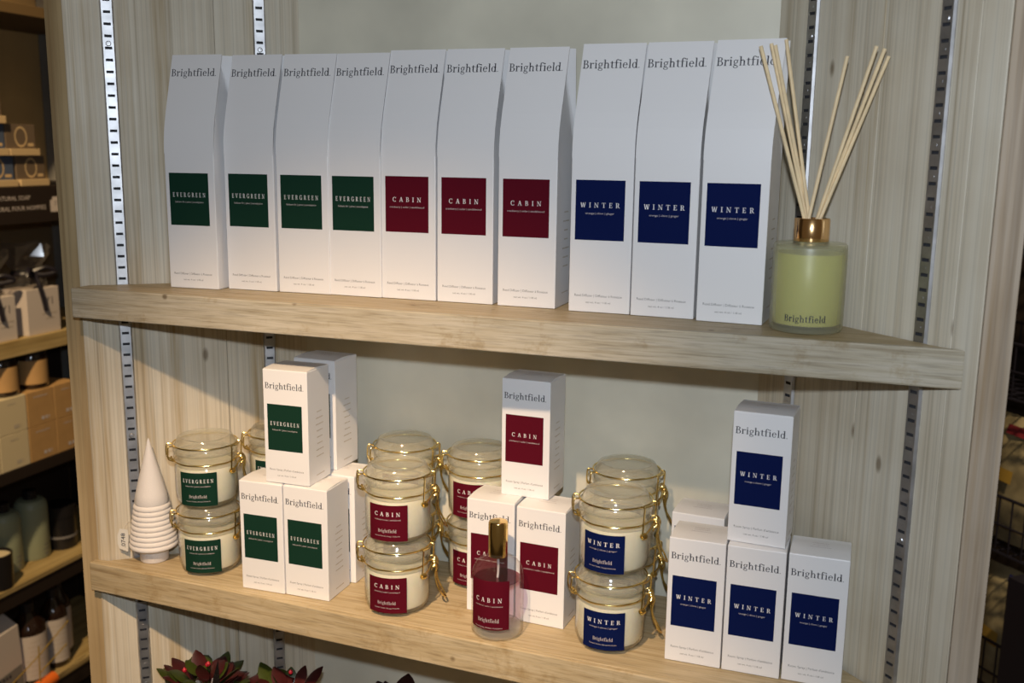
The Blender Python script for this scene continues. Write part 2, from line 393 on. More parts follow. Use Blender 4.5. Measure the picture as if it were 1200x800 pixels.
def glyph(p, ch):
    X = 0.70; W = 0.132; T = 0.060
    if ch == 'B':
        p.bar(.08,0,.08+W,1); p.bar(0,0,.34,T); p.bar(0,1-T,.32,1); p.bar(.2,.50,.34,.50+T)
        p.ring(.32,.765,.24,.235,-90,90,W,T); p.ring(.34,.275,.29,.275,-90,90,W,T); return .66
    if ch == 'r':
        p.bar(.08,0,.08+W,X); p.serif(.145,0,.14); p.bar(0,X-T,.14,X); p.ring(.36,.42,.17,.27,70,155,.06,.09); p.dot(.43,.61,.075); return .50
    if ch == 'i':
        p.bar(.09,0,.09+W,X); p.serif(.155,0,.14); p.bar(.01,X-T,.14,X); p.dot(.15,.93,.085); return .32
    if ch == 'g':
        p.ring(.27,.46,.22,.23,0,360,.10,T); p.bar(.40,.60,.55,.67); p.ring(.27,-.12,.25,.17,0,360,.08,T)
        p.ring(.20,.13,.13,.11,90,270,.09,T); p.bar(.18,.02,.36,.11); return .57
    if ch == 'h':
        p.bar(.08,0,.08+W,1.07); p.serif(.145,0,.13); p.bar(0,1.07-T,.14,1.07)
        p.ring(.36,.44,.215,.25,0,150,W,.07); p.bar(.44,0,.44+W,.45); p.serif(.505,0,.13); return .67
    if ch == 't':
        p.bar(.12,.12,.12+W,.86); p.bar(0,X-T,.40,X); p.ring(.29,.15,.17,.16,180,320,W,.06); return .42
    if ch == 'f':
        p.bar(.12,0,.12+W,.85); p.serif(.19,0,.16); p.bar(0,X-T,.42,X); p.ring(.33,.85,.21,.24,40,180,W,.06); p.dot(.47,.98,.07); return .44
    if ch == 'e':
        p.ring(.29,.34,.26,.36,2,325,.12,T); p.bar(.10,.36,.53,.36+T); return .58
    if ch == 'l':
        p.bar(.09,0,.09+W,1.07); p.serif(.155,0,.14); p.bar(.01,1.07-T,.14,1.07); return .32
    if ch == 'd':
        p.ring(.28,.34,.25,.36,0,360,.12,T); p.bar(.42,0,.42+W,1.07); p.bar(.34,1.07-T,.5,1.07); p.bar(.5,0,.64,T); return .66
    if ch == '.':
        p.dot(.06,.05,.055); return .14
    # capitals for the scent names
    if ch == 'E':
        p.bar(.08,0,.22,1); p.bar(0,0,.58,.085); p.bar(0,.94,.56,1); p.bar(.2,.48,.44,.54); p.bar(.52,0,.58,.24); p.bar(.50,.76,.56,1); p.bar(.42,.38,.46,.64); return .64
    if ch == 'V':
        p.diag(.36,0,.12,1,.15); p.diag(.40,0,.64,1,.085); p.bar(0,.94,.28,1); p.bar(.52,.94,.76,1); return .76
    if ch == 'R':
        p.bar(.08,0,.22,1); p.bar(0,0,.32,.085); p.bar(0,.94,.34,1); p.bar(.2,.46,.36,.52); p.ring(.34,.73,.25,.27,-90,90,.13,.085); p.diag(.62,0,.36,.5,.15); p.bar(.54,0,.74,.085); return .74
    if ch == 'G':
        p.ring(.42,.5,.40,.52,45,330,.14,.085); p.bar(.62,.0,.76,.44); p.bar(.52,.40,.84,.46); p.bar(.68,.66,.73,.98); return .86
    if ch == 'N':
        p.bar(.10,0,.16,1); p.diag(.66,0,.14,1,.15); p.bar(.66,0,.72,1); p.bar(0,0,.26,.085); p.bar(0,.94,.2,1); p.bar(.56,.94,.82,1); return .84
    if ch == 'C':
        p.ring(.42,.5,.40,.52,45,315,.14,.085); p.bar(.66,.66,.71,1); p.bar(.66,0,.70,.26); return .78
    if ch == 'A':
        p.diag(.10,0,.38,1,.085); p.diag(.64,0,.40,1,.15); p.bar(.2,.32,.56,.38); p.bar(0,0,.22,.085); p.bar(.5,0,.78,.085); return .78
    if ch == 'I':
        p.bar(.10,0,.24,1); p.bar(0,0,.34,.085); p.bar(0,.94,.34,1); return .36
    if ch == 'W':
        p.diag(.30,0,.12,1,.14); p.diag(.34,0,.52,1,.085); p.diag(.70,0,.52,1,.14); p.diag(.74,0,.92,1,.085); p.bar(0,.94,.26,1); p.bar(.80,.94,1.02,1); return 1.02
    if ch == 'T':
        p.bar(.28,0,.42,1); p.bar(.18,0,.52,.085); p.bar(0,.94,.70,1); p.bar(0,.74,.05,1); p.bar(.65,.74,.70,1); return .72
    return .4

def serif_text(word, width, cap=None, gap=0.05):
    """flat (verts2d, faces) centred on x=0, baseline y=0, exactly `width` wide"""
    p = Pen()
    for c in word:
        p.x += glyph(p, c) + gap
    tot = p.x - gap
    sx = width / tot; sy = cap if cap else sx
    return [((x - tot/2) * sx, y * sy) for x, y in p.v], p.f

_tc = {}
def plain_text(txt, height, width=None):
    key = txt
    if key not in _tc:
        cu = bpy.data.curves.new('t', 'FONT'); cu.body = txt; cu.size = 1.0; cu.align_x = 'CENTER'; cu.resolution_u = 2
        o = bpy.data.objects.new('t', cu); COL.objects.link(o)
        dg = bpy.context.evaluated_depsgraph_get(); dg.update()
        me = bpy.data.meshes.new_from_object(o.evaluated_get(dg))
        _tc[key] = ([(v.co.x, v.co.y) for v in me.vertices], [list(pl.vertices) for pl in me.polygons])
        bpy.data.objects.remove(o); bpy.data.curves.remove(cu); bpy.data.meshes.remove(me)
    v, f = _tc[key]
    w = max(a[0] for a in v) - min(a[0] for a in v)
    sy = height / 0.73; sx = width / w if width else sy
    cx = (max(a[0] for a in v) + min(a[0] for a in v)) / 2
    return [((x - cx) * sx, y * sy) for x, y in v], f

def greeked(lines, width, pitch, h, seed, indent=0.0):
    """illegible small print: rows of short strokes"""
    rnd = random.Random(seed); v = []; f = []
    for i in range(lines):
        w = width * rnd.uniform(0.45, 1.0); x = -w/2
        while x < w/2:
            l = min(rnd.uniform(h*0.6, h*2.0), w/2 - x); b = len(v)
            y = -i * pitch
            v += [(x, y), (x+l, y), (x+l, y+h), (x, y+h)]; f.append([b, b+1, b+2, b+3])
            x += l + h * 0.5
    return v, f

def front(vf, name, mat, parent, x=0.0, z=0.0, y=0.0, tilt=0.0):
    """put flat print on a -Y face at (x, y, z); tilt leans it back"""
    v, f = vf
    c, s = math.cos(tilt), math.sin(tilt)
    return mk(name, [(x + a, y + b * s, z + b * c) for a, b in v], f, mat, parent)

def sidewall(vf, name, mat, parent, x, yc, z):
    v, f = vf
    return mk(name, [(x, yc + a, z + b) for a, b in v], f, mat, parent)

def around(vf, name, mat, parent, R, z, ang=0.0):
    """wrap flat print round a cylinder, facing -Y turned by ang"""
    v, f = vf
    out = []
    for a, b in v:
        t = -PI/2 + ang + a / R
        out.append((R*math.cos(t), R*math.sin(t), z + b))
    return mk(name, out, f, mat, parent)

def curved_patch(R, w, z0, z1, ang, n=16):
    g = G()
    for i in range(n+1):
        t = -PI/2 + ang + (i/n - .5) * w / R
        g.v.append((R*math.cos(t), R*math.sin(t), z0)); g.v.append((R*math.cos(t), R*math.sin(t), z1))
    g.f = [[2*i, 2*i+2, 2*i+3, 2*i+1] for i in range(n)]
    return g

SCENT = {'EVERGREEN': ('green', 'balsam fir | pine | eucalyptus'),
         'CABIN': ('maroon', 'cranberry | cedar | sandalwood'),
         'WINTER': ('navy', 'orange | clove | ginger')}
CNAME = {'EVERGREEN': 'dark green', 'CABIN': 'maroon', 'WINTER': 'navy'}

# ------------------------------------------------------------------ bay: walls, planks, stiles
ZB, ZT = -0.36, 0.655        # bottom and top of the modelled bay
LA = Vector((-0.776, 0.8537)); LDIR = math.radians(37.8); LLEN = 0.236
LB = LA + Vector((math.cos(LDIR), math.sin(LDIR))) * LLEN
RA = Vector((0.0905, 0.8188)); RDIR = math.radians(135.3); RLEN = 0.246
RB = RA + Vector((math.cos(RDIR), math.sin(RDIR))) * RLEN

def wall_planks(name, origin, ang, length, inner, cuts, label):
    """backing board and vertical planks as children; local x runs along the wall, inner = +1/-1 side of room"""
    g = G(); th = 0.014
    y0, y1 = (0.004*inner*-1, (0.004+th)*inner*-1)
    g.box(0, length, min(y0, y1), max(y0, y1), ZB, ZT)
    w = g.obj(name, 'wall_wood', None, loc=(origin.x, origin.y, 0), rotz=ang)
    structure(w, label)
    for a, b in zip(cuts[:-1], cuts[1:]):
        q = G(); yy = sorted((0.0, -0.004*inner))
        q.box(a + 0.0003, b - 0.0003, yy[0], yy[1], ZB, ZT)
        q.obj('plank', 'wall_wood', w, bevel=0.0004, seg=1)
    return w
# left wall: local +x runs from the stile into the corner, room lies on local -y
wall_planks('wall_left', LA, LDIR, LLEN, -1, [0, .147, LLEN], 'whitewashed plank wall on the left side of the shelving bay')
wall_planks('wall_right', RA, RDIR, RLEN, 1, [0, .0255, .118, RLEN], 'whitewashed plank wall on the right side of the shelving bay')
ang = math.atan2(RB.y-LB.y, RB.x-LB.x); blen = (RB-LB).length
g = G().box(-0.012, blen+0.012, 0.0, 0.014, ZB, ZT)
structure(g.obj('wall_back', 'back', loc=(LB.x, LB.y, 0), rotz=ang), 'smooth grey green back panel behind the shelves')
structure(G().box(-0.8005, -0.7765, 0.856, 0.93, -1.05, ZT+.1).obj('trim_1', 'stile_wood', bevel=0.0008), 'brown stained wooden stile at the left front of the bay')
structure(G().box(0.0912, 0.1125, 0.8145, 0.90, -1.05, ZT+.1).obj('trim_2', 'stile_pale', bevel=0.0008), 'pale wooden stile at the right front of the bay')

# ------------------------------------------------------------------ shelf boards
def shelf_board(name, pts, z0, z1, label, fr=None):
    """brown stained board with a greyer whitewashed nosing along the front; pts[0], pts[1] are the front corners"""
    root = thing(name, label, 'shelf', (pts[0][0], pts[0][1], z0))
    ox, oy = pts[0]
    def prism(q, part, mat, zz0, zz1):
        n = len(q); g = G()
        g.add([(x-ox, y-oy, zz0) for x, y in q] + [(x-ox, y-oy, zz1) for x, y in q],
              [list(range(n))[::-1], list(range(n, 2*n))] + [[i, (i+1) % n, n+(i+1) % n, n+i] for i in range(n)])
        return g.obj(part, mat, root, bevel=0.0012, seg=2)
    t = 0.0055
    fl = (pts[0][0], pts[0][1]+t); fr = fr or (pts[1][0], pts[1][1]+t)
    prism([pts[0], pts[1], fr, fl], 'front_nosing', 'nosing_wood' if z0 > .1 else 'shelf_wood', 0, z1-z0)
    prism([(fl[0], fl[1]+.0001), (fr[0], fr[1]+.0001)] + list(pts[2:]), 'board', 'shelf_wood', 0.0003, z1-z0-.0004)
    return root
E_ = 0.0045
ln = Vector((math.sin(LDIR), -math.cos(LDIR))) * E_
rn = Vector((-math.sin(RDIR), math.cos(RDIR))) * E_
def lw(s): p = LA + Vector((math.cos(LDIR), math.sin(LDIR)))*s + ln; return (p.x, p.y)
def rw(s): p = RA + Vector((math.cos(RDIR), math.sin(RDIR)))*s + rn; return (p.x, p.y)
def bay_poly(y0, y1, xl, xr):
    a = lw(0.006); b = lw(LLEN-.004); c = rw(RLEN-.004); d = rw(0.004)
    return [(xl, y0), (xr, y1), (xr, max(y1+.004, d[1])), (c[0], c[1]-.0045), (b[0], b[1]-.0045), (a[0], a[1]), (xl, a[1]-.0035)]
up_poly = [(-0.7665, 0.8295), (0.0822, 0.8260), (0.0700, 0.8320), (rw(RLEN-.004)[0], rw(RLEN-.004)[1]-.003),
           (lw(LLEN-.004)[0], lw(LLEN-.004)[1]-.003), (-0.7640, 0.8560), (-0.7665, 0.8535)]
up_poly[2] = rw(0.032)
shelf_board('display_shelf', up_poly, 0.277, 0.308, 'long weathered wooden shelf carrying the tall diffuser boxes and the reed diffuser', (0.0762, 0.8316))
lo_poly = [(-0.7800, 0.8440), (0.0890, 0.8030), (0.0890, rw(0.004)[1]-.0005), (rw(RLEN-.004)[0], rw(RLEN-.004)[1]-.003),
           (lw(LLEN-.004)[0], lw(LLEN-.004)[1]-.003), (-0.7640, 0.8560), (-0.7800, 0.8540)]
shelf_board('display_shelf', lo_poly, -0.033, 0.0, 'wooden shelf carrying the candles, small boxes and ceramic tree')
shelf_board('display_shelf', bay_poly(0.850, 0.822, -0.7640, 0.066), -0.345, -0.312, 'wooden shelf below the candle shelf, under the potted plants')
shelf_board('display_shelf', bay_poly(0.850, 0.822, -0.7640, 0.066), 0.622, 0.650, 'wooden shelf above the tall boxes at the top of the bay')

# ------------------------------------------------------------------ slotted standards
def standard(origin, direc, s, label, inner):
    """zinc channel screwed to the wall; plate raised, slots cut through, returned sides"""
    w = 0.0132; d = 0.0030; sw = 0.0070; p = 0.01185; sh = 0.0027
    root = thing('shelf_standard', label, 'shelf standard', (origin.x + math.cos(direc)*s, origin.y + math.sin(direc)*s, 0), direc)
    y = -d * inner * -1 if inner > 0 else -d
    y = d if inner > 0 else -d
    g = G(); xs = [-w/2+.0014, -sw/2, sw/2, w/2-.0014]; z = ZB + 0.004; k = 0
    n = int((ZT - ZB - .008) / p)
    for i in range(n):
        za, zb, zc, zd = z+i*p, z+i*p+(p-sh)/2, z+i*p+(p+sh)/2, z+(i+1)*p
        for (x0, x1, a, b) in ((xs[0],xs[1],za,zd),(xs[2],xs[3],za,zd),(xs[1],xs[2],za,zb),(xs[1],xs[2],zc,zd)):
            g.add([(x0,y,a),(x1,y,a),(x1,y,b),(x0,y,b)], [(0,1,2,3)])
        # slot lips bent inward
        g.add([(xs[1],y,zb),(xs[2],y,zb),(xs[2],y*.45,zb-.0006),(xs[1],y*.45,zb-.0006)], [(0,1,2,3)])
    z0, z1 = z, z + n*p
    for sx in (-1, 1):
        xo = sx*w/2; xi = sx*(w/2-.0014)
        g.add([(xi,y,z0),(xo,y*.30,z0),(xo,y*.30,z1),(xi,y,z1),(xo,y*.02,z0),(xo,y*.02,z1)], [(0,1,2,3),(1,4,5,2)])
    g.obj('slotted_channel', 'zinc', root)
    b = G(); b.add([(-w/2+.0008, y*.15, z0), (w/2-.0008, y*.15, z0), (w/2-.0008, y*.15, z1), (-w/2+.0008, y*.15, z1)], [(0,1,2,3)])
    b.obj('slot_shade', 'black_gap', root)  # black sheet painting the shade seen through the slots
    # embossed marks between the slots
    e = G()
    for i in range(0, n, 2):
        zz = z + i*p + p*0.98
        e.box(-.0011, .0011, min(y, y*1.07), max(y, y*1.07), zz-.0008, zz+.0008)
    e.obj('embossed_mark', 'zinc', root)
    for zz in (0.555, 0.14, -0.20):
        sc = G().lathe([(0.0, 0.0009), (0.0020, 0.0008), (0.0027, 0.0001), (0.0027, -.0004)], 16)
        o = sc.obj('screw_head', 'zinc', root, smooth=True, loc=(0, y, zz))
        o.rotation_euler = (PI/2 if inner < 0 else -PI/2, 0, 0)
    return root
standard(LA, LDIR, 0.0425, 'slotted zinc shelf standard on the left plank wall, nearest the brown stile', -1)
standard(LA, LDIR, 0.1935, 'slotted zinc shelf standard on the left plank wall, nearest the back corner', -1)
standard(RA, RDIR, 0.0545, 'slotted zinc shelf standard on the right plank wall, nearest the pale stile', 1)
standard(RA, RDIR, 0.2005, 'slotted zinc shelf standard on the right plank wall, behind the reed diffuser', 1)

# ------------------------------------------------------------------ cartons
def card_label(root, scent, w, h, x, z, y, tilt=0.0):
    col, note = SCENT[scent]
    g = G().add([(x-w/2, y-.00012, z), (x+w/2, y-.00012, z), (x+w/2, y-.00012, z+h), (x-w/2, y-.00012, z+h)], [(0,1,2,3)])
    lb = g.obj('scent_label', col, root)
    lb['label'] = '%s square label reading %s' % (CNAME[scent], scent)
    cap = h * 0.082
    tw = w * {'EVERGREEN': .83, 'CABIN': .66, 'WINTER': .80}[scent]
    front(serif_text(scent, tw, cap, {'EVERGREEN': .52, 'CABIN': .66, 'WINTER': .58}[scent]), 'scent_name', 'ink_white', lb, x, z+h*.545, y-.00022)
    front(plain_text(note, cap*.42, w*{'EVERGREEN': .72, 'CABIN': .80, 'WINTER': .58}[scent]), 'scent_note', 'ink_pale', lb, x, z+h*.435, y-.00022)
    return lb

def spray_carton(scent):
    W, D, H = 0.05, 0.044, 0.1172
    r = thing('spray_carton', '', 'box')
    G().box(-W/2, W/2, 0, D, 0, H).obj('carton', 'card', r, bevel=0.0006)
    # tucked lid, bowed a little
    g = G(); n = 8
    for i in range(n+1):
        t = i/n; z = H + 0.0003 + 0.0012*math.sin(PI*min(1, t*1.15))
        g.v += [(-W/2+.0005, .0006+t*(D-.0012), z), (W/2-.0005, .0006+t*(D-.0012), z)]
    g.f = [[2*i, 2*i+1, 2*i+3, 2*i+2] for i in range(n)]
    b = len(g.v)
    for i in range(n+1):
        g.v += [(-W/2+.0005, g.v[2*i][1], H-.0003), (W/2-.0005, g.v[2*i][1], H-.0003)]
    g.f += [[2*i, 2*i+2, b+2*i+2, b+2*i] for i in range(n)] + [[2*i+1, b+2*i+1, b+2*i+3, 2*i+3] for i in range(n)]
    g.f += [[2*n, 2*n+1, b+2*n+1, b+2*n], [0, b, b+1, 1]]
    g.obj('lid_flap', 'card', r)
    card_label(r, scent, 0.0392, 0.0478, -0.0012, H*.292, 0)
    front(serif_text('Brightfield.', 0.0436, 0.0061), 'brand_lettering', 'ink', r, -0.0008, H*.835, -.00014)
    front(plain_text('Room Spray | Parfum d\u2019ambiance', 0.00215, 0.0385), 'small_print', 'ink_grey', r, -.0005, H*.112, -.00014)
    front(plain_text('net wt. 4 oz / 118 ml', 0.0018, 0.021), 'small_print', 'ink_grey', r, -.0005, H*.062, -.00014)
    sidewall(greeked(8, 0.016, 0.0066, 0.0010, 3), 'side_print', 'ink_tan', r, W/2+.00014, D*.52, H*.62)
    sidewall(greeked(1, 0.020, 0.006, 0.0010, 5), 'side_print', 'ink_tan', r, W/2+.00014, D*.52, H*.06)
    v, f = greeked(3, 0.020, 0.0045, 0.0009, 9)
    mk('lid_print', [(a, D*.62+b, H+.0018) for a, b in v], f, 'ink_pale', r)
    return r

def diffuser_carton(scent):
    W, D, K, H, DT, F0 = 0.0572, 0.056, 0.158, 0.2375, 0.020, 0.0165
    r = thing('diffuser_carton', '', 'box')
    x = W/2; ci = 0.011; sk = 0.0042
    KL = K - .020
    v = [(-x,0,0),(x,0,0),(x,D,0),(-x,D,0), (-x,0,KL),(x,0,KL),(x,D,KL),(-x,D,KL),
         (-x+sk,F0,H),(x+sk,F0,H),(x+sk,F0+DT,H),(-x+sk,F0+DT,H), (x+sk-ci,F0+DT/2,H),(-x+sk+ci,F0+DT/2,H)]
    f = [(0,3,2,1),(0,1,5,4),(1,2,6,5),(2,3,7,6),(3,0,4,7),(8,9,12,13),(13,12,10,11)]
    fr = [(0, KL, 0), (.0004, K-.008, .0001), (.0017, K+.006, .0005), (.0040, K+.020, .0012), (F0, H, sk)]
    bk = [(D, KL, 0), (D-.0004, K-.008, .0001), (D-.0019, K+.006, .0005), (D-.0048, K+.020, .0012), (F0+DT, H, sk)]
    def col(seq, ids, first, last):
        out = [first]
        for yy, zz, sx in seq[1:-1]:
            v.append((ids*x + sx, yy, zz)); out.append(len(v)-1)
        return out + [last]
    FL = col(fr, -1, 4, 8); FR = col(fr, 1, 5, 9); BR = col(bk, 1, 6, 10); BL = col(bk, -1, 7, 11)
    for i in range(4):
        f += [(FL[i], FR[i], FR[i+1], FL[i+1]), (BR[i], BL[i], BL[i+1], BR[i+1])]
        f += [(FR[i], 12, FR[i+1]), (BR[i], BR[i+1], 12), (FL[i], FL[i+1], 13), (BL[i+1], BL[i], 13)]
    f += [(FR[0], BR[0], 12), (BL[0], FL[0], 13)]
    o = mk('carton', v, f, 'card', r)
    bm = bmesh.new(); bm.from_mesh(o.data)
    ed = [e for e in bm.edges if len(e.link_faces) == 2 and (abs(e.verts[0].co.z - e.verts[1].co.z) > .1 and e.verts[1].co.z < K-.01 and e.verts[0].co.z < K-.01 or e.verts[0].co.z + e.verts[1].co.z < .001)]
    bmesh.ops.bevel(bm, geom=ed, offset=0.0007, segments=2, profile=0.5, affect='EDGES'); bm.to_mesh(o.data); bm.free()
    card_label(r, scent, 0.0455, 0.0535, -0.0014, 0.0655, 0)
    tilt = math.atan2(F0, H-K)
    zt = 0.2160; yt = F0*(zt-K)/(H-K)
    sh = sk*(zt-K)/(H-K)
    vv, ff = serif_text('Brightfield.', 0.0515, 0.0073)
    c, s = math.cos(tilt), math.sin(tilt)
    mk('brand_lettering', [(sh - .0010 + a, yt - .0002 + b*s, zt + b*c) for a, b in vv], ff, 'ink', r)
    front(plain_text('Reed Diffuser | Diffuseur \u00e0 Roseaux', 0.0023, 0.0445), 'small_print', 'ink_grey', r, -.0008, 0.0142, -.00014)
    front(plain_text('net wt. 4 oz / 118 ml', 0.0019, 0.023), 'small_print', 'ink_grey', r, -.0008, 0.0082, -.00014)
    sidewall(greeked(7, 0.022, 0.0085, 0.0012, 4), 'side_print', 'ink_tan', r, W/2+.00014, D*.55, 0.088)
    sidewall(greeked(1, 0.022, 0.006, 0.0010, 6), 'side_print', 'ink_tan', r, W/2+.00014, D*.55, 0.012)
    return r

protos = {}
def place(kind, builder, scent, loc, rot, label, group, cat=None):
    key = (kind, scent)
    if key not in protos:
        r = builder(scent); protos[key] = r
    else:
        r = copy_tree(protos[key])
    r.location = loc; r.rotation_euler = (0, 0, rot)
    r['label'] = label; r['group'] = group
    return r

ZS = 0.308
UP = [('EVERGREEN', -0.6498, 0.8776, 0.05, 'tall white slant-topped box with dark green label, leftmost on the upper shelf'),
      ('EVERGREEN', -0.5883, 0.8904, 0.012, 'tall white box with dark green label, second from the left on the upper shelf'),
      ('EVERGREEN', -0.5288, 0.8929, 0.035, 'tall white box with dark green label, third from the left on the upper shelf'),
      ('EVERGREEN', -0.4722, 0.8951, 0.0, 'tall white slant-topped box with dark green label, touching the first maroon labelled box'),
      ('CABIN', -0.4150, 0.8969, 0.005, 'tall white slant-topped box with maroon label, touching the last green labelled box'),
      ('CABIN', -0.3562, 0.8972, 0.0, 'tall white slant-topped box with maroon label, middle of the three maroon ones'),
      ('CABIN', -0.2937, 0.8961, -0.010, 'tall white slant-topped box with maroon label, next to the first navy labelled box'),
      ('WINTER', -0.2219, 0.8912, 0.004, 'tall white slant-topped box with navy label, beside the last maroon labelled box'),
      ('WINTER', -0.1634, 0.8886, -0.035, 'tall white slant-topped box with navy label, middle of the three navy ones'),
      ('WINTER', -0.1032, 0.8813, -0.070, 'tall white slant-topped box with navy label, right beside the reed diffuser')]
for s, x, y, a, lab in UP:
    r = place('diffuser', diffuser_carton, s, (x, y, ZS), a, lab, 'tall diffuser boxes on the upper shelf')
    r.scale = (1, 1, {'EVERGREEN': 0.993, 'CABIN': 1.002, 'WINTER': 1.008}[s])

GS = 'small room spray boxes on the candle shelf'
HS = 0.1187
BX = [('EVERGREEN', -0.5598, 0.8478, 0, 0.010, 'small bottom row box with green label, beside the stacked green candle jars'),
      ('EVERGREEN', -0.5088, 0.8490, 0, -0.006, 'small bottom row box with green label, right one of the front green pair'),
      ('EVERGREEN', -0.5295, 0.8512, 1, 0.012, 'small white box with green label standing on top of the two front green labelled boxes'),
      ('EVERGREEN', -0.5040, 0.8985, 0, -0.020, 'small white box behind the bottom green labelled pair, left of the stacked maroon jars'),
      ('EVERGREEN', -0.5300, 0.9098, 1, -0.050, 'small white box standing at the back of the green stack, close under the upper shelf'),
      ('CABIN', -0.3215, 0.8810, 0, -0.034, 'small white box with maroon label, behind the gold capped spray bottle'),
      ('CABIN', -0.2684, 0.8752, 0, -0.060, 'small white box with maroon label, bottom row between spray bottle and navy candle jars'),
      ('CABIN', -0.2935, 0.9008, 1, -0.050, 'small white box with maroon label standing on top of the two maroon labelled boxes'),
      ('WINTER', -0.1160, 0.8509, 0, -0.012, 'small white box with navy label, front row left, beside the navy candle jars'),
      ('WINTER', -0.0647, 0.8503, 0, -0.009, 'small white box with navy label, middle of the front row of three'),
      ('WINTER', -0.0128, 0.8513, 0, -0.005, 'small white box with navy label, rightmost on the candle shelf'),
      ('WINTER', -0.0668, 0.8570, 1, -0.070, 'small white box with navy label standing on top of the navy row')]
for s, x, y, lv, a, lab in BX:
    place('spray', spray_carton, s, (x, y, HS*lv), a, lab, GS)
place('spray', spray_carton, 'WINTER', (-0.1255, 0.9140, 0), -0.08, 'small white box half hidden behind the leftmost navy labelled box', GS)

# ------------------------------------------------------------------ candle jars
JR = 0.0327
def candle_jar(scent):
    R = JR
    r = thing('candle_jar', '', 'candle')
    g = G()
    outer = [(0, 0.0006), (R*.60, 0.0), (R*.80, .0006), (R*.93, .0038), (R*.99, .009), (R, .014), (R, .040), (R*.985, .0435),
             (R*.93, .0465), (R*.93, .0495), (R*.97, .0505), (R*1.02, .052), (R*1.03, .054), (R*1.01, .0560), (R*.95, .0565)]
    inner = [(R*.88, .0560), (R*.87, .048), (R*.95, .0435), (R*.975, .038), (R*.975, .014), (R*.92, .0060), (R*.70, .0036), (0, .0034)]
    g.lathe(outer + inner, 56); g.obj('glass_jar', 'glass', r, smooth=True)
    w = G().lathe([(0, .0038), (R*.70, .0040), (R*.905, .0066), (R*.965, .0145), (R*.965, .0395), (R*.93, .0432), (R*.55, .0430), (0, .0425)], 48)
    w.obj('candle_wax', 'wax', r, smooth=True)
    lid = G().lathe([(0, .0600), (R*.72, .0600), (R*.80, .0575), (R*.95, .0572), (R*1.03, .0585), (R*1.04, .0610), (R*1.03, .0640), (R*.97, .0665),
                     (R*.93, .0690), (R*.90, .0720), (R*.86, .0738), (R*.80, .0742), (R*.73, .0728), (R*.66, .0715), (R*.40, .0708), (0, .0708)], 56)
    lid.obj('glass_lid', 'glass_thick', r, smooth=True)
    gk = G().lathe([(R*.90, .0566), (R*.99, .0566), (R*.99, .0572), (R*.90, .0572), (R*.90, .0566)], 48)
    gk.obj('gasket', 'glass_thick', r, smooth=True)
    def ringpts(rad, z, n=64, wob=0.0):
        return [(rad*math.cos(2*PI*i/n), rad*math.sin(2*PI*i/n), z + wob*math.sin(2*PI*i/n*9)) for i in range(n)]
    G().tube(ringpts(R*1.0, .0490, 64, .00018), 0.00085, 8, True).obj('neck_wire', 'gold', r, True)
    G().tube(ringpts(R*1.035, .0668), 0.00085, 8, True).obj('lid_wire', 'gold', r, True)
    # hinge on the left: little wire loop from lid wire to neck wire
    h = G(); a = PI + 0.12
    def pol(rad, aa, z): return (rad*math.cos(aa), rad*math.sin(aa), z)
    for da in (-.16, .16):
        h.tube(smooth_path([pol(R*1.03, a+da, .0668), pol(R*1.17, a+da, .0672), pol(R*1.22, a+da, .0650), pol(R*1.23, a+da*.9, .0560), pol(R*1.17, a+da*.8, .0520), pol(R*1.02, a+da*.8, .0500)], 4), .0008, 6)
    h.tube([pol(R*1.2, a-.17, .0667), pol(R*1.2, a+.17, .0667)], .0008, 6)
    h.tube([pol(R*1.22, a-.16, .0555), pol(R*1.22, a+.16, .0555)], .0008, 6)
    for k in range(3):
        h.tube([pol(R*(1.08+.02*math.cos(t*PI/4)), a-.14+.14*k, .0515+.0014*math.sin(t*PI/4)) for t in range(8)], .0007, 6, True)
    h.obj('hinge_wire', 'gold', r, True)
    # clasp on the right front: tall rectangular loop, coil, hanging lever
    a = -0.52; c = G(); hw = .30
    for da in (-hw, hw):
        c.tube(smooth_path([pol(R*1.05, a+da, .0672), pol(R*1.13, a+da, .0668), pol(R*1.15, a+da, .0640), pol(R*1.12, a+da, .0480), pol(R*1.10, a+da, .0410), pol(R*1.08, a+da*.9, .0388)], 4), .00085, 6)
    c.tube([pol(R*(1.15-.02*abs(k)), a+hw*k/3, .0668) for k in (-3, -1.5, 0, 1.5, 3)], .00085, 6)
    for k in range(3):
        c.tube([pol(R*1.10+.0022*math.cos(t*PI/5), a-hw+.05*k, .0395+.0022*math.sin(t*PI/5)) for t in range(10)], .0008, 6, True)
    c.tube([pol(R*1.12, a-hw, .0395), pol(R*1.13, a-.05, .0440), pol(R*1.12, a+hw, .0480)], .0009, 6)
    c.obj('clasp_loop', 'gold', r, True)
    l = G(); a2 = -0.10
    for da in (-.15, .15):
        l.tube(smooth_path([pol(R*1.02, a2+da, .0495), pol(R*1.16, a2+da, .0500), pol(R*1.26, a2+da, .0440), pol(R*1.20, a2+da*1.1, .0350), pol(R*1.27, a2+da, .0230), pol(R*1.42, a2+da*.8, .0130), pol(R*1.50, a2, .0085)], 5), .00095, 6)
    l.tube([pol(R*1.21, a2-.16, .0360), pol(R*1.21, a2+.16, .0360)], .0009, 6)
    for k in range(5):
        l.tube([pol(R*1.16+.0022*math.cos(t*PI/5), a2-.16+.08*k, .0455+.0026*math.sin(t*PI/5)) for t in range(10)], .0008, 6, True)
    l.obj('clasp_lever', 'gold', r, True)
    # label
    col = SCENT[scent][0]; la = -0.34; RR = R + .00025
    lb = curved_patch(RR, .0410, .0050, .0415, la).obj('paper_label', col, r, True)
    lb['label'] = '%s label reading %s' % (CNAME[scent], scent)
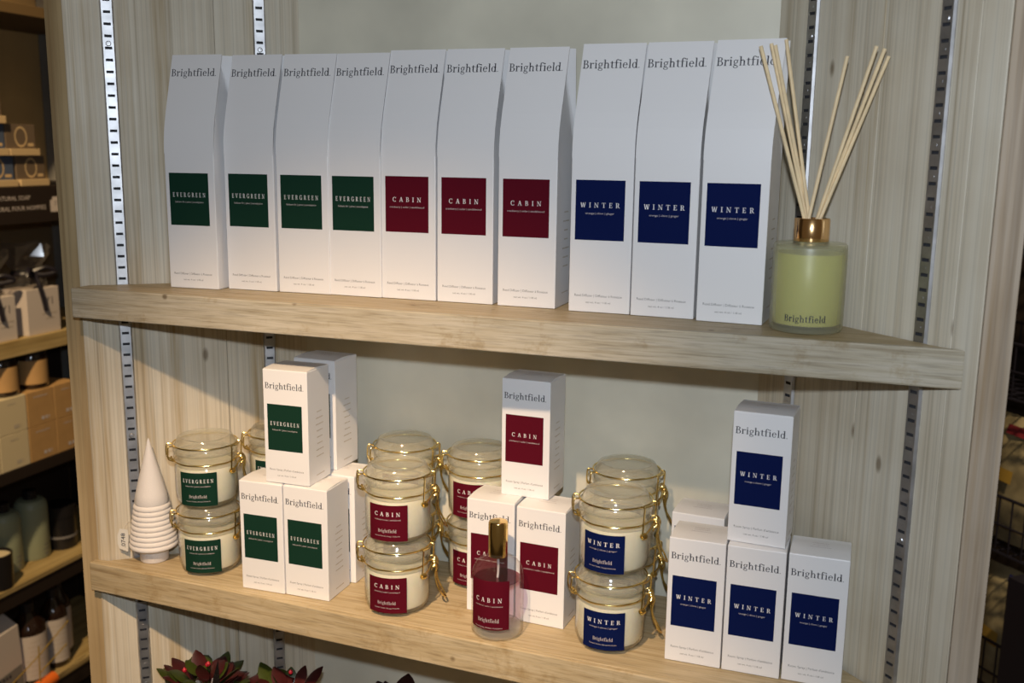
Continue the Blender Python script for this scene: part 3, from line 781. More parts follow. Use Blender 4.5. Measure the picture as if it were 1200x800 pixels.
    around(serif_text(scent, {'EVERGREEN': .0335, 'CABIN': .0265, 'WINTER': .0320}[scent], .0040, {'EVERGREEN': .45, 'CABIN': .55, 'WINTER': .50}[scent]), 'scent_name', 'ink_white', lb, RR+.00015, .0305, la)
    around(plain_text(SCENT[scent][1], .0015, .027), 'scent_note', 'ink_pale', lb, RR+.00015, .0262, la)
    around(serif_text('Brightfield', .0190, .0032), 'brand_lettering', 'ink_pale', lb, RR+.00015, .0140, la)
    around(plain_text('Scented Candle | Bougie Parfum\u00e9e', .0012, .026), 'small_print', 'ink_pale', lb, RR+.00015, .0098, la)
    return r
JH = 0.0745
GJ = 'clip-top candle jars on the candle shelf'
JARS = [('EVERGREEN', -0.6498, 0.8842, 0, 0.05, 'clip-top candle jar with green label, bottom of the stack beside the ceramic tree'),
        ('EVERGREEN', -0.6505, 0.8845, 1, 0.03, 'clip-top candle jar with green label, top of the stack beside the ceramic tree'),
        ('CABIN', -0.4168, 0.8691, 0, 0.0, 'clip-top candle jar with maroon label, bottom of the foremost maroon stack'),
        ('CABIN', -0.4155, 0.8695, 1, 0.0, 'clip-top candle jar with maroon label, top of the foremost maroon stack'),
        ('WINTER', -0.1974, 0.8708, 0, 0.16, 'clip-top candle jar with navy label, bottom of the front navy stack'),
        ('WINTER', -0.1950, 0.8708, 1, 0.0, 'clip-top candle jar with navy label, top of the front navy stack')]
def on_z(px, py, z):
    d = FWD + RIGHT*((px-600)/FPX) - UPV*((py-400)/FPX)
    return CPOS + d * ((z-CAM_H)/d.z)
UPV = RIGHT.cross(FWD).normalized()
REAR = [('EVERGREEN', -0.5990, 0.9480, 0.05, 'standing in the back corner behind the front green stack'),
        ('CABIN', -0.4480, 0.9560, 0.15, 'directly behind the foremost maroon stack'),
        ('CABIN', -0.3620, 0.9560, 0.0, 'between the foremost maroon stack and the maroon labelled boxes'),
        ('WINTER', -0.2040, 0.9560, 0.2, 'directly behind the front navy stack')]
for s, x, y, a, where in REAR:
    c = CNAME[s].replace('dark ', '')
    JARS.append((s, x, y, 0, a, '%s labelled candle jar, lower one %s' % (c, where)))
    JARS.append((s, x, y, 1, a, '%s labelled candle jar, upper one %s' % (c, where)))
CAMA = lambda x, y: math.atan2(x, y)
for s, x, y, lv, a, lab in JARS:
    face = -math.atan2(-x, y) if False else math.atan2(-x, y)
    place('jar', candle_jar, s, (x, y, JH*lv), face + a, lab, GJ)

# ------------------------------------------------------------------ reed diffuser
rd = thing('reed_diffuser', 'frosted glass reed diffuser bottle with yellow-green oil, gold collar and rattan reeds', 'reed diffuser', (-0.0385, 0.8755, ZS))
R = 0.0300
G().lathe([(0, .0004), (R*.9, 0), (R*.97, .0008), (R, .0035), (R, .0690), (R*.985, .0718), (R*.95, .0730), (R*.52, .0735), (R*.46, .0745), (R*.46, .0765),
           (R*.36, .0765), (R*.36, .0715), (R*.92, .0700), (R*.94, .0660), (R*.94, .0075), (R*.90, .0060), (0, .0060)], 64).obj('frosted_bottle', 'frost', rd, True)
G().lathe([(0, .0062), (R*.90, .0064), (R*.935, .0078), (R*.938, .0640), (R*.92, .0648), (0, .0648)], 56).obj('diffuser_oil', 'oil', rd, True)
G().lathe([(.0142, .0746), (.0144, .0752), (.0144, .0925), (.0138, .0934), (.0080, .0934), (.0074, .0925), (.0074, .0760)], 48).obj('gold_collar', 'copper_gold', rd, True)
around(serif_text('Brightfield', .0345, .0052), 'brand_lettering', 'ink', rd, R+.0002, .0105, 0.02)
tips = [(-0.1000, .8700, .5380), (-0.0905, .8790, .5390), (-0.0870, .8840, .5370), (-0.0750, .8700, .5425),
        (-0.0160, .8800, .5300), (0.0100, .8740, .5335), (0.0175, .8700, .5310), (0.0215, .8800, .5255)]
def at_y(px, py, y):
    d = FWD + RIGHT*((px-600)/FPX) - UPV*((py-400)/FPX)
    return CPOS + d*(y/d.y)
TIPX = [(891.6, 54, .872), (904.0, 51, .884), (908.6, 53, .876), (921.6, 46.5, .890), (993, 66, .880), (1027.5, 54, .868), (1037, 57, .878), (1041.6, 66, .888)]
for i, (px, py, yy) in enumerate(TIPX):
    tip = at_y(px, py, yy) - Vector((-0.0385, 0.8755, ZS))
    s = -1 if i < 4 else 1
    k = i % 4
    mid = Vector((.0045*s*(-.2 if i == 4 else 1) + (.0012*k - .002), (-.004, .003, .0055, 0)[k], .0934))
    d = (tip - mid).normalized()
    low = mid - d * ((mid.z - .0700) / d.z)
    G().tube([low, mid, tip], .00155, 8).obj('reed', 'reed', rd, True)

# ------------------------------------------------------------------ spray bottle
sb = thing('spray_bottle', 'round clear glass room spray bottle with gold cap and maroon label', 'spray bottle', (-0.3023, 0.8495, 0), math.atan2(.3023, .8495))
R = 0.0248
G().lathe([(0, .0010), (R*.7, 0), (R*.92, .0006), (R, .0040), (R, .0560), (R*.97, .0620), (R*.88, .0680), (R*.72, .0728), (R*.50, .0758), (R*.40, .0772), (R*.38, .0800),], 64).obj('glass_bottle', 'bottle_glass', sb, True)
G().lathe([(0, .0098), (R*.83, .0108), (R*.895, .0135), (R*.895, .0548), (R*.60, .0542), (0, .0542)], 48).obj('liquid', 'liquid_pink', sb, True)
G().lathe([(R*.90, .0549), (R*.5, .0546), (0, .0546)], 40).obj('liquid_surface_refraction', 'surface_refraction', sb, True)
G().lathe([(0, .0012), (R*.90, .0016), (R*.95, .0045), (R*.92, .0078), (R*.80, .0088), (0, .0088)], 48).obj('glass_base', 'glass_thick', sb, True)
G().lathe([(.0086, .0785), (.0092, .0790), (.0092, .1095), (.0086, .1108), (.0070, .1112), (0, .1112)], 40).obj('gold_cap', 'gold_cap', sb, True)
G().lathe([(.0082, .0765), (.0088, .0768), (.0088, .0786), (.0078, .0790)], 32).obj('collar', 'gold_cap', sb, True)
G().tube(smooth_path([(0, 0, .078), (.0004, 0, .060), (-.003, 0, .035), (-.010, -.002, .0125)], 5), .0011, 8).obj('dip_tube', 'ink_pale', sb, True)
la = -0.36; RR = R + .0003
lb = curved_patch(RR, .0410, .0125, .0610, la).obj('paper_label', 'maroon', sb, True)
lb['label'] = 'maroon label reading CABIN'
around(serif_text('CABIN', .0265, .0042, .60), 'scent_name', 'ink_white', lb, RR+.00015, .0400, la)
around(plain_text('cranberry | cedar | sandalwood', .0014, .028), 'scent_note', 'ink_pale', lb, RR+.00015, .0355, la)
around(serif_text('Brightfield', .0215, .0036), 'brand_lettering', 'ink_pale', lb, RR+.00015, .0200, la)
around(plain_text('Room Spray | Parfum d\u2019ambiance', .0013, .028), 'small_print', 'ink_pale', lb, RR+.00015, .0140, la)

# ------------------------------------------------------------------ ceramic tree and its price tag
ct = thing('ceramic_tree', 'white ribbed ceramic cone tree ornament at the left end of the candle shelf', 'ornament', (-0.7190, 0.8775, 0))
G().lathe([(0, 0), (.0146, 0), (.0154, .0010), (.0152, .0165), (.0130, .0185)], 40).obj('foot', 'ceramic', ct, True)
prof = [(.0, .0150), (.0200, .0150), (.0244, .0160)]
nr = 9; z0, z1, r0, r1 = .0165, .0660, .0252, .0180
for i in range(nr):
    za = z0 + (z1-z0)*i/nr; zb = z0 + (z1-z0)*(i+1)/nr
    ra = r0 + (r1-r0)*(i/nr)**1.15; rb = r0 + (r1-r0)*((i+1)/nr)**1.15
    for t in (0.04, .2, .45, .7, .9):
        z = za + (zb-za)*t; prof.append((ra + (rb-ra)*t + .0011*math.sin(PI*min(1, t/.92)) + .0002, z))
    prof.append((rb - .0006, zb))
for t in (0.02, .15, .35, .55, .75, .88, .96, 1.0):
    prof.append((.0180*(1-t)**1.02 + .0006 - (.0006 if t == 1.0 else 0) + .0012*math.sin(PI*t)*(1-t), .0668 + (.1400-.0668)*t))
G().lathe(prof, 48).obj('ribbed_cone', 'ceramic', ct, True)
tgx, tgy, tgz = -0.7495+0.7190, 0.8640-0.8775, 0.0085
tg = G().add([(-.0042, 0, .004), (.0046, 0, 0), (.0062, 0, .018), (.0056, 0, .026), (-.0028, 0, .0275), (-.0056, 0, .020), (-.0060, 0, .010)], [(0,1,2,3,4,5,6)]).obj('price_tag', 'tagcard', ct, loc=(tgx, tgy, tgz), rotz=0.45)
tg['label'] = 'cream hang tag with handwritten 0748'
tv, tf = plain_text('.0748', .0046, .0165)
mk('tag_writing', [(.0024 - b, -.0004, .0138 + a) for a, b in tv], tf, 'ink', tg)
G().tube(smooth_path([(.0006, 0.0, .0262), (.006, .001, .034), (.016, -.004, .038)], 4), .0003, 5).obj('tag_string', 'tagcard', tg, True)

# ------------------------------------------------------------------ potted plants on the shelf below
rnd = random.Random(7)
def leaf_mesh(L, Wd, curl):
    g = G(); n = 7
    prof = [0.10, .42, .74, .95, 1.0, .88, .58, .10]
    for i in range(n+1):
        t = i/n; z = L*(t - .0*t) ; y = -curl*L*t*t
        w = prof[i]*Wd/2
        g.v += [(-w, y - .12*w, z - curl*L*t*t*.3), (0, y + .10*w, z - curl*L*t*t*.3), (w, y - .12*w, z - curl*L*t*t*.3)]
    for i in range(n):
        a = 3*i; g.f += [[a, a+1, a+4, a+3], [a+1, a+2, a+5, a+4]]
    return g
LEAVES = []
for mname in ('leafgreen', 'leafred', 'leafdark'):
    for (L, Wd, cu) in ((.036, .024, .30), (.042, .021, .15), (.030, .025, .45)):
        g = leaf_mesh(L, Wd, cu); me = bpy.data.meshes.new('leaf'); me.from_pydata(g.v, [], g.f); me.materials.append(MAT[mname])
        me.polygons.foreach_set('use_smooth', [True]*len(me.polygons)); LEAVES.append((mname, me))
def potted_plant(x, y, n, top, spread, palette, label, seed, buds=0):
    rr = random.Random(seed)
    p = thing('potted_plant', label, 'plant', (x, y, -0.312), 0, 'potted plants below the candle shelf')
    pr = .031
    G().lathe([(0, 0), (pr*.75, 0), (pr, .055), (pr*1.05, .056), (pr*1.05, .062), (pr*.93, .062), (pr*.90, .050), (0, .050)], 28).obj('pot', 'terracotta', p, True)
    G().tube([(0, 0, .045), (.002, 0, .10), (0, 0, top-.045)], .0035, 8).obj('stem', 'leafgreen', p, True)
    pool = [m for k, m in LEAVES if k in palette]
    for i in range(n):
        t = i/(n-1); a = i*2.399 + rr.uniform(-.8, .8)
        el = .15 + 1.0*t + rr.uniform(-.45, .45)
        o = bpy.data.objects.new('leaf', rr.choice(pool)); COL.objects.link(o); o.parent = p
        rad = spread*math.sqrt(rr.random())
        base = Vector((math.cos(a)*rad, math.sin(a)*rad*.75, top - .036 - .5*rad - rr.uniform(0, .012)))
        el = 1.25 - .9*rad/spread + rr.uniform(-.5, .4)
        dirv = Vector((math.cos(a)*math.cos(el), math.sin(a)*math.cos(el), math.sin(el)))
        q = dirv.to_track_quat('Z', 'Y')
        o.location = base; o.rotation_mode = 'QUATERNION'; o.rotation_quaternion = q
        s = rr.uniform(.6, 1.05); o.scale = (s, s, s)
    for i in range(buds):
        a = rr.uniform(0, 2*PI); b = G().lathe([(0, 0), (.0022, .002), (.0024, .004), (0, .007)], 8)
        b.obj('bud', 'flower', p, True, loc=(math.cos(a)*spread*.5, math.sin(a)*spread*.4-.01, top-.03+rr.uniform(-.02, .01)))
    return p
potted_plant(-0.664, 0.885, 90, .216, .036, ('leafgreen', 'leafred'), 'bushy plant with green and burgundy leaves, leftmost under the candle shelf', 1, 3)
potted_plant(-0.560, 0.890, 90, .213, .042, ('leafgreen', 'leafred'), 'plant with olive and dark red leaves beside the dark plant marker', 5, 4)
potted_plant(-0.425, 0.885, 60, .232, .034, ('leafdark',), 'dark maroon leaved plant, rightmost under the candle shelf', 9, 0)
pm = thing('plant_marker', 'pointed black plant marker standing among the left green leaves', 'plant marker', (-0.632, 0.858, -0.312), -0.35)
G().add([(-.0060, 0, 0), (.0060, .0, 0), (.0075, .0, .170), (.0085, 0, .190), (.0070, .0, .218), (-.0045, .0, .192), (-.0080, 0, .180)], [(0,1,2,3,4,5,6)]).obj('marker_blade', 'blackplastic', pm)
G().tube([(-.0081, -.0004, .150), (-.0081, -.0004, .180), (-.0046, -.0004, .192)], .0005, 5).obj('pale_edge', 'ink_pale', pm, True)

# ------------------------------------------------------------------ shop beyond: floor and far walls
structure(mk('floor', [(-5, -2.5, -1.05), (4, -2.5, -1.05), (4, 5, -1.05), (-5, 5, -1.05)], [(0,1,2,3)], 'floor'))
structure(G().box(-2.62, -2.58, -0.5, 5.0, -1.05, 2.3).obj('wall_far_left', 'shopwall'))
structure(G().box(-2.58, 4.0, 4.0, 4.05, -1.05, 2.3).obj('wall_far_back', 'shopwall'))

# left background shelving unit: boards run along y, open side faces +x
XF, XBK, YN, YE = -1.85, -2.14, 1.45, 2.262
unit = thing('shelving_unit', 'tall shelving unit with ochre and dark boards in the left background', 'shelving', (XF, YE, -1.05))
def upart(name, mat, x0, x1, y0, y1, z0, z1, bev=.001):
    o = G().box(x0-XF, x1-XF, y0-YE, y1-YE, z0+1.05, z1+1.05).obj(name, mat, unit, bevel=bev)
    return o
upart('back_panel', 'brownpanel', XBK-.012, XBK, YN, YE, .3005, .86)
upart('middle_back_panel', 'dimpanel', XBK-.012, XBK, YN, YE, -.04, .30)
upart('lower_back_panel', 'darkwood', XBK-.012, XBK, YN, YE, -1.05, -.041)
upart('side_panel', 'greypanel', XBK, XF+.002, YE, YE+.02, -.32, .86)
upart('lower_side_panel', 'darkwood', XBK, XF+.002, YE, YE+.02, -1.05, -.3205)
upart('side_panel', 'greypanel', XBK, XF+.002, YN-.02, YN, -1.05, .86)
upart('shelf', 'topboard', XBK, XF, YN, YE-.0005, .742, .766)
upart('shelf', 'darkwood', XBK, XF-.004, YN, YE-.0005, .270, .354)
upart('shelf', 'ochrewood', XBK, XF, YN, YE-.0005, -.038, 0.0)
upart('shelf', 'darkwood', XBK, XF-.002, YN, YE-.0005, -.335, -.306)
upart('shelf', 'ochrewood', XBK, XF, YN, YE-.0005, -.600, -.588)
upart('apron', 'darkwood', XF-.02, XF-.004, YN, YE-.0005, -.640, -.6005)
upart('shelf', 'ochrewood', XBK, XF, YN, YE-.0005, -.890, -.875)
upart('apron', 'darkwood', XF-.02, XF-.004, YN, YE-.0005, -.935, -.8905)
sgn = thing('shelf_sign', 'black shelf edge strip with pale lettering below the soap boxes', 'sign', (XF+.0005, YN, .270))
G().box(-.004, 0, 0, YE-YN-.001, 0, .082).obj('sign_strip', 'darkwood', sgn)
def on_side(vf, name, mat, parent, yc, z, x=0.0006):
    v, f = vf; return mk(name, [(x, yc + a, z + b) for a, b in v], f, mat, parent)
on_side(plain_text('A NATURAL SOAP', .0105, .120), 'sign_lettering', 'whitegift', sgn, .384, .054)
on_side(plain_text('S NATURAL POUR HOMMES', .0105, .185), 'sign_lettering', 'whitegift', sgn, .398, .030)
a_ = G().add([(.0006, 0, 0), (.0006, .04, 0), (.0006, .04, .036), (.0006, .007, .036), (.0006, .007, .029), (.0006, 0, .028)], [(0,1,2,3,4,5)])
pn = a_.obj('price_card', 'whitegift', sgn, loc=(0, .505, .022))
on_side(plain_text('11', .012), 'price_lettering', 'ink', pn, .02, .015, .0009)

def side_box(name, label, cat, y0, y1, z0, z1, depth, mat, group=None, x=XF-.02, bev=.001):
    t = thing(name, label, cat, (x, (y0+y1)/2, z0), 0, group)
    w = (y1-y0)/2
    G().box(-depth, 0, -w, w, 0, z1-z0).obj('carton', mat, t, bevel=bev)
    return t
# soap boxes with slanted fronts on trays
def soap(y0, y1, z0, z1, mat, label):
    t = side_box('soap_box', label, 'soap box', y0, y1, z0, z1, .06, mat, 'soap boxes on the black edged shelf')
    w = y1-y0; h = z1-z0
    G().box(0, .012, -w/2, w/2, 0, h*.22).obj('tray_lip', 'soaptan', t, bevel=.001)
    ov = [(w*.17*math.cos(i*PI/10), h*.27*math.sin(i*PI/10)) for i in range(20)]
    ring = [(a*1.25, b*1.25) for a, b in ov]
    mk('oval_print', [(.0006, a, h*.60+b) for a, b in ring] + [(.0006, a, h*.60+b) for a, b in ov], [[i, (i+1) % 20, 20+(i+1) % 20, 20+i] for i in range(20)], 'soaptan', t)
    mk('corner_print', [(.0006, w*.22, h*.30), (.0006, w*.42, h*.30), (.0006, w*.42, h*.40), (.0006, w*.22, h*.40)], [(0,1,2,3)], 'soaptan', t)
    return t
soap(1.775, 1.872, .355, .425, 'soapblue', 'blue soap box with oval print, bottom row left')
soap(1.880, 1.968, .355, .425, 'soapbrown', 'brown soap box with oval print, bottom row right')
soap(1.755, 1.852, .4255, .497, 'soapblue', 'blue soap box with oval print, second row left')
soap(1.855, 1.945, .4255, .497, 'soapbrown', 'brown soap box with oval print, second row right')
soap(1.760, 1.850, .4975, .575, 'soapbrown', 'brown soap box alone on top of the soap stack')
# dark jars beside soaps
for y, h, r_, lab in ((1.975, .085, .020, 'small black capped bottle right of the soap boxes, upper one'),):
    t = thing('toiletry_bottle', lab, 'bottle', (XF-.09, y, .354))
    G().lathe([(0, 0), (r_, 0), (r_, h*.65), (r_*.6, h*.75), (r_*.6, h), (0, h)], 24).obj('bottle', 'blackplastic', t, True)
# gift boxes with cellophane
def gift(y0, y1, z1, label):
    t = side_box('gift_box', label, 'gift box', y0, y1, 0.0, z1, .10, 'whitegift', 'wrapped gift boxes on the ochre shelf', x=XF-.012)
    w = y1-y0
    on_side(plain_text('Y I', .020, .022), 'box_print', 'ink', t, w*.18, z1*.62)
    on_side(greeked(2, w*.5, .012, .003, 2), 'box_print', 'ink_tan', t, w*.18, z1*.42)
    rr = random.Random(int(y0*100))
    g = G(); n = 14
    for j in range(6):
        for i in range(n):
            a = 2*PI*i/n; q = (.048, .040, .022, .030, .052, .060)[j]*rr.uniform(.8, 1.2)
            g.v.append((-.05+q*math.cos(a), q*1.05*math.sin(a), z1+.0012+(.0, .018, .034, .050, .080, .105)[j]*rr.uniform(.93, 1.05)))
    for j in range(5):
        for i in range(n):
            g.f.append([j*n+i, j*n+(i+1) % n, (j+1)*n+(i+1) % n, (j+1)*n+i])
    g.obj('cellophane_wrap', 'cello', t)
    rb = G(); rb.tube([(-.05+.028*math.cos(a*PI/6), .028*math.sin(a*PI/6), z1+.034) for a in range(12)], .006, 6, True)
    for s in (-1, 1):
        rb.tube(smooth_path([(-.03, 0, z1+.036), (-.01, s*.025, z1+.048), (0.002, s*.045, z1+.036), (-.012, s*.02, z1+.030), (-.03, 0, z1+.034)], 4), .006, 6)
    rb.tube(smooth_path([(-.02, 0, z1+.036), (.002, -.012, z1+.012), (.004, -.004, z1-.02), (.004, .004, z1-.055)], 4), .0055, 6)
    rb.obj('ribbon_bow', 'ribbon', t, True)
gift(1.745, 1.838, .104, 'white gift box with hanging black ribbon and cellophane, left one')
gift(1.872, 1.975, .110, 'white gift box with black print under cellophane, right one')
# candles and card boxes on the next shelf
def amber(y, z, label, lmat):
    t = thing('amber_candle', label, 'candle', (XF-.045, y, z), 0, 'amber candles on the stacked card boxes')
    r_ = .0365
    G().lathe([(0, 0), (r_*.93, 0), (r_, .006), (r_, .080), (r_*.94, .085), (0, .085)], 36).obj('amber_jar', 'amber', t, True)
    G().lathe([(r_*.90, .0855), (r_*.97, .0855), (r_*.97, .096), (r_*.9, .098), (0, .098)], 36).obj('black_lid', 'blackplastic', t, True)
    g = G(); n = 16
    for i in range(n+1):
        a = math.radians(-75 + 130*i/n) - .35
        g.v += [((r_+.0004)*math.cos(a), (r_+.0004)*math.sin(a), .012), ((r_+.0004)*math.cos(a), (r_+.0004)*math.sin(a), .070)]
    g.f = [[2*i, 2*i+2, 2*i+3, 2*i+1] for i in range(n)]
    g.obj('wrap_label', lmat, t, True)
amber(1.812, -.1325, 'amber jar candle with a kraft label, left of the two', 'kraft')
amber(1.905, -.1325, 'amber jar candle with a brown label, right of the two', 'kraft')
K = 'card boxes stacked under the amber candles'
for row, z in ((0, -.3055), (1, -.2190)):
    top = z + .0858
    for i, (ya, yb, mat, nm) in enumerate(((1.665, 1.750, 'cream', 'cream'), (1.752, 1.838, 'cream', 'cream'), (1.841, 1.926, 'kraft', 'kraft'), (1.928, 2.003, 'kraft', 'kraft'))):
        dy = 0 if row == 1 else -.006*(i < 2)
        pos = ('far left', 'second from left', 'second from right', 'far right')[i]
        t = side_box('card_box', '%s card box, %s in the %s row under the amber candles' % (nm, pos, 'upper' if row else 'lower'), 'box', ya, yb, z, top, .085, mat, K, x=XF-.004)
        h = .0858
        on_side(greeked(1, .045, .01, .0025, i), 'small_print', 'ink_tan' if mat == 'cream' else 'ink_pale', t, 0, h*.82)
        on_side(greeked(1, .036, .01, .008, i+7), 'bold_print', 'ink_tan' if mat == 'cream' else 'ink_pale', t, .012, h*.14)
# sage bottles, jars
def sage(y, z, h, r_, label):
    t = thing('sage_bottle', label, 'bottle', (XF-.10, y, z), 0, 'sage bottles on the lit ochre shelf')
    G().lathe([(0, 0), (r_*.95, 0), (r_, .004), (r_, h*.84), (r_*.95, h*.93), (r_*.78, h*.985), (r_*.45, h), (0, h)], 36).obj('bottle_body', 'sage', t, True)
    G().lathe([(r_*.42, h+.0002), (r_*.42, h+.022), (0, h+.022)], 24).obj('pump_cap', 'blackplastic', t, True)
    on_r = G()
    v, f = greeked(3, .03, .012, .004, 3)
    mk('bottle_print', [((r_+.0006)*math.cos(a/r_*.9+.1), (r_+.0006)*math.sin(a/r_*.9+.1), .035+b) for a, b in v], f, 'ink_grey', t)
sage(1.832, -.588, .150, .0400, 'sage green bottle with dark cap, left of the pair')
sage(1.921, -.588, .155, .0400, 'sage green bottle with dark cap, right of the pair')
t = thing('black_jar', 'wide black lidded jar at the right end of the lit shelf', 'jar', (XF-.085, 2.003, -.588))
G().lathe([(0, 0), (.038, 0), (.038, .085), (0, .085)], 36).obj('jar_body', 'blackplastic', t, True)
G().lathe([(.0385, .0852), (.040, .086), (.040, .115), (0, .117)], 36).obj('jar_lid', 'blackplastic', t, True)
G().lathe([(.0383, .030), (.0390, .030), (.0390, .036), (.0383, .036)], 36).obj('jar_band', 'ink_grey', t, True)
t = thing('black_cup_candle', 'black cup candle with pale wax in front of the sage bottles', 'candle', (XF-.037, 1.742, -.588))
G().lathe([(0, 0), (.036, 0), (.038, .085), (.036, .086), (.034, .078), (0, .077)], 36).obj('cup', 'blackplastic', t, True)
G().lathe([(.0335, .0785), (0, .0785)], 36).obj('wax_top', 'cream', t, True)
# dark bottles with white labels on the bottom shelf
def brown_bottle(x, y, label, r_=.040):
    t = thing('brown_bottle', label, 'bottle', (x, y, -.875), 0, 'brown bottles on the lowest visible shelf')
    G().lathe([(0, 0), (r_*.95, 0), (r_, .005), (r_, .140), (r_*.92, .154), (r_*.6, .168), (r_*.36, .185), (0, .185)], 36).obj('bottle_body', 'amber', t, True)
    G().lathe([(r_*.42, .1852), (r_*.42, .208), (0, .209)], 24).obj('bottle_cap', 'blackplastic', t, True)
    g = G(); n = 16
    for i in range(n+1):
        a = math.radians(-90 + 130*i/n) - .1
        g.v += [((r_+.0006)*math.cos(a), (r_+.0006)*math.sin(a), .016), ((r_+.0006)*math.cos(a), (r_+.0006)*math.sin(a), .132)]
    g.f = [[2*i, 2*i+2, 2*i+3, 2*i+1] for i in range(n)]
    lb = g.obj('wrap_label', 'whitegift', t, True)
    v, f = greeked(8, .05, .0125, .0022, int(y*50))
    mk('label_print', [((r_+.0010)*math.cos(a/r_-.45), (r_+.0010)*math.sin(a/r_-.45), .115+b) for a, b in v], f, 'ink_tan', lb)
brown_bottle(XF-.048, 1.832, 'brown glass bottle with white label, behind the yellow wire', .0425)
brown_bottle(XF-.050, 1.918, 'brown glass bottle with white label, middle one', .0330)
brown_bottle(XF-.082, 1.969, 'brown glass bottle with white label, beside the side panel', .0300)
t = thing('gift_bag', 'cream paper bag with dark lettering at the lower left', 'bag', (XF-.02, 1.722, -.875))
G().add([(-.07,-.075,0),(0,-.075,0),(0,.062,0),(-.07,.062,0),(-.06,-.075,.15),(0,-.07,.165),(0,.052,.178),(-.06,.052,.170),(-.04,-.06,.205),(-.03,.036,.212)],
        [(0,3,2,1),(0,1,5,4),(1,2,6,5),(2,3,7,6),(3,0,4,7),(4,5,8),(5,6,9,8),(6,7,9),(7,4,8,9)]).obj('paper_bag', 'whitegift', t)
mk('bag_panel', [(.0010, -.072, .004), (.0010, .058, .004), (.0010, .055, .075), (.0010, -.072, .060)], [(0,1,2,3)], 'greypanel', t)
on_side(greeked(3, .085, .022, .008, 4), 'bag_lettering', 'ink', t, -.005, .055, .0016)
t = thing('orange_tool', 'orange handled tool with thin yellow wires at the bottom left corner', 'tool', (XF+.030, 1.780, -.875))
G().tube([(0, -.05, .016), (0, -.01, .020), (0, .045, .024)], [.013, .016, .015], 14).obj('orange_handle', 'orange', t, True)
G().tube([(0, -.085, .013), (0, -.0505, .016)], .012, 12).obj('white_tip', 'whitegift', t, True)
w = G()
w.tube([(.004, -.10, .070), (.004, .0, .105), (.004, .10, .150)], .0013, 6); w.tube([(.004, .0, .060), (.004, .09, .092)], .0013, 6); w.tube([(.004, -.004, .030), (.004, .0, .128)], .0016, 6)
w.obj('yellow_wire', 'yellowwire', t, True)

# ------------------------------------------------------------------ right background: wire rack with bags
def at_ray(px, py, y): return at_y(px, py, y)
P0 = at_y(1180, 600, 1.95)
ra = math.radians(-50)
rack = thing('wire_rack', 'black wire basket rack in the right background', 'rack', (P0.x, P0.y, -1.05), ra)
ZR = 1.05
def rz(px_y):          # height on the rack plane seen at that image row
    return at_y(1180, px_y, 1.95).z + ZR
def basket(zt, zb, name='basket'):
    b = G(); x0, x1 = -.22, .30; dep = .20
    for z in (zt, zb):
        b.tube([(x0, 0, z), (x1, 0, z), (x1, dep, z), (x0, dep, z)], .003, 6, True)
    zm = (zt+zb)/2
    b.tube([(x0, 0, zm), (x1, 0, zm)], .002, 6)
    n = 18
    for i in range(n+1):
        x = x0 + (x1-x0)*i/n
        b.tube([(x, 0, zt), (x, 0, zb), (x, dep, zb), (x, dep, zt)], .0018, 6)
    for i in range(1, 7):
        b.tube([(x0, dep*i/7, zb), (x1, dep*i/7, zb)], .0015, 5)
    b.obj(name, 'blackwire', rack, True)
bs = [(404, 469), (585, 650), (755, 826), (235, 300)]
for a, b_ in bs: basket(rz(a), rz(b_))
for x in (-.235, .062):
    G().box(x, x+.012, .19, .21, 0, 1.9).obj('upright', 'blackwire', rack)
G().box(.067, .35, -.055, -.010, 0, rz(655)).obj('end_panel', 'blackwire', rack)
G().box(-.3, .35, .23, .24, .2, 2.0).obj('rear_panel', 'darkwood', rack)
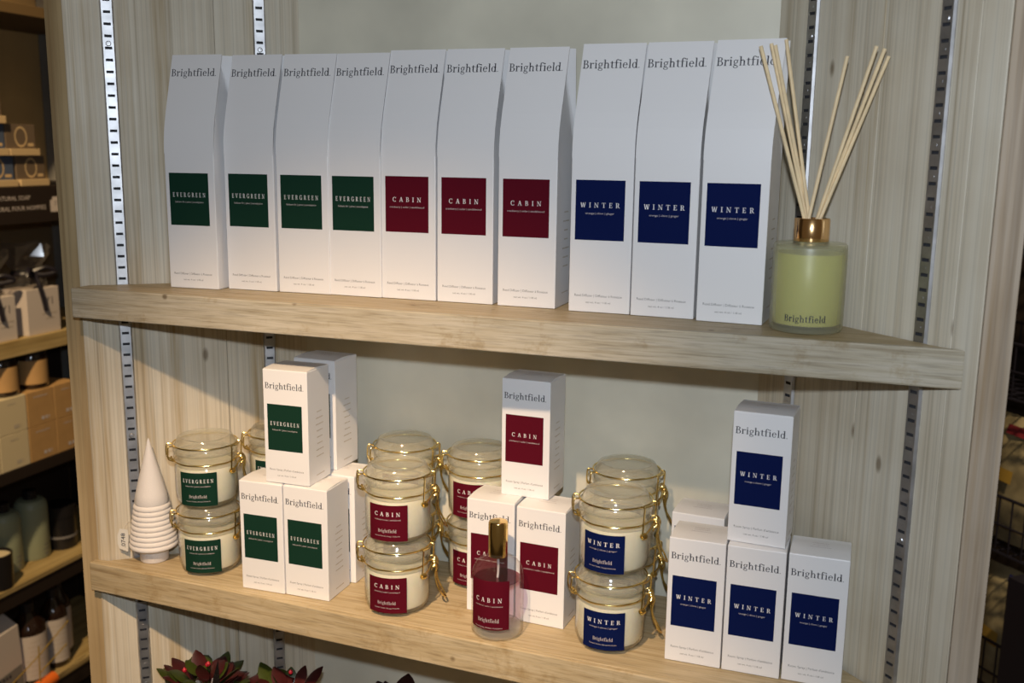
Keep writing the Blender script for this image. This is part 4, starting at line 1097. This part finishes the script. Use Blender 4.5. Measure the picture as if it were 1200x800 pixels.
def snack_bag(u, dep, zb, h, w, mat, label, seed, prints, lean=.06):
    rr = random.Random(seed)
    c, s = math.cos(ra), math.sin(ra)
    t = thing('snack_bag', label, 'bag', (P0.x + u*c - dep*s, P0.y + u*s + dep*c, zb - ZR), ra, 'bags of goods in the wire rack')
    g = G(); nx, nz = 12, 14
    for side in (-1, 1):
        for j in range(nz+1):
            for i in range(nx+1):
                a = i/nx; b = j/nz
                bul = (math.sin(PI*a)**.6)*(math.sin(PI*min(1, b*.93+.07))**.7)
                y = side*.030*bul + rr.uniform(-.0035, .0035)*(0 < a < 1) + lean*b*b
                g.v.append(((a-.5)*w, y, b*h))
    m_ = (nx+1)*(nz+1)
    for j in range(nz):
        for i in range(nx):
            k = j*(nx+1)+i
            g.f.append([k, k+1, k+nx+2, k+nx+1]); g.f.append([m_+k, m_+k+nx+1, m_+k+nx+2, m_+k+1])
    g.obj('bag_body', mat, t, True)
    for (a0, a1, b0, b1, pm) in prints:
        q = G(); n = 6
        for i in range(n+1):
            for b in (b0, b1):
                a = a0 + (a1-a0)*i/n
                bul = (math.sin(PI*a)**.6)*(math.sin(PI*min(1, b*.93+.07))**.7)
                q.v.append(((a-.5)*w, -.030*bul - .0045 + lean*b*b, b*h))
        q.f = [[2*i, 2*i+2, 2*i+3, 2*i+1] for i in range(n)]
        q.obj('bag_print', pm, t, True)
def zz(p): return rz(p)
snack_bag(.000, .05, zz(648)+.004, .235, .19, 'bagtan', 'tan crinkled bag in the middle basket of the wire rack', 1, [(.15, .55, .86, .93, 'bagred'), (.12, .40, .50, .60, 'bagyellow')], .02)
snack_bag(.000, .13, zz(467)+.004, .22, .19, 'baggrey', 'grey bag in the basket level with the upper shelf', 2, [(.40, .80, .42, .60, 'bagyellow')], .02)
snack_bag(.010, .05, zz(824)+.004, .235, .20, 'bagtan', 'crinkled tan and grey bag in the lowest visible basket', 3, [(.1, .4, .40, .52, 'bagyellow'), (.3, .7, .93, .97, 'bookblue')], .02)
snack_bag(.030, .06, zz(298)+.004, .15, .18, 'baggrey', 'dark grey bag in the topmost basket', 4, [(.3, .7, .2, .45, 'orange')], .02)
cc, ss = math.cos(ra), math.sin(ra)
t = thing('hanging_book', 'indigo booklet with a tan corner sticking out beside the pale stile', 'booklet', (P0.x - .062*cc + .030*ss, P0.y - .062*ss - .030*cc, rz(655)-ZR), ra)
G().box(-.03, .004, 0, .010, 0, .085).obj('booklet', 'bookblue', t, bevel=.001)
G().add([(-.03, -.001, .128), (-.006, -.001, .085), (.010, -.001, .080), (.006, -.001, .084), (-.02, -.001, .135)], [(0,1,2,3,4)]).obj('tan_corner', 'soaptan', t)
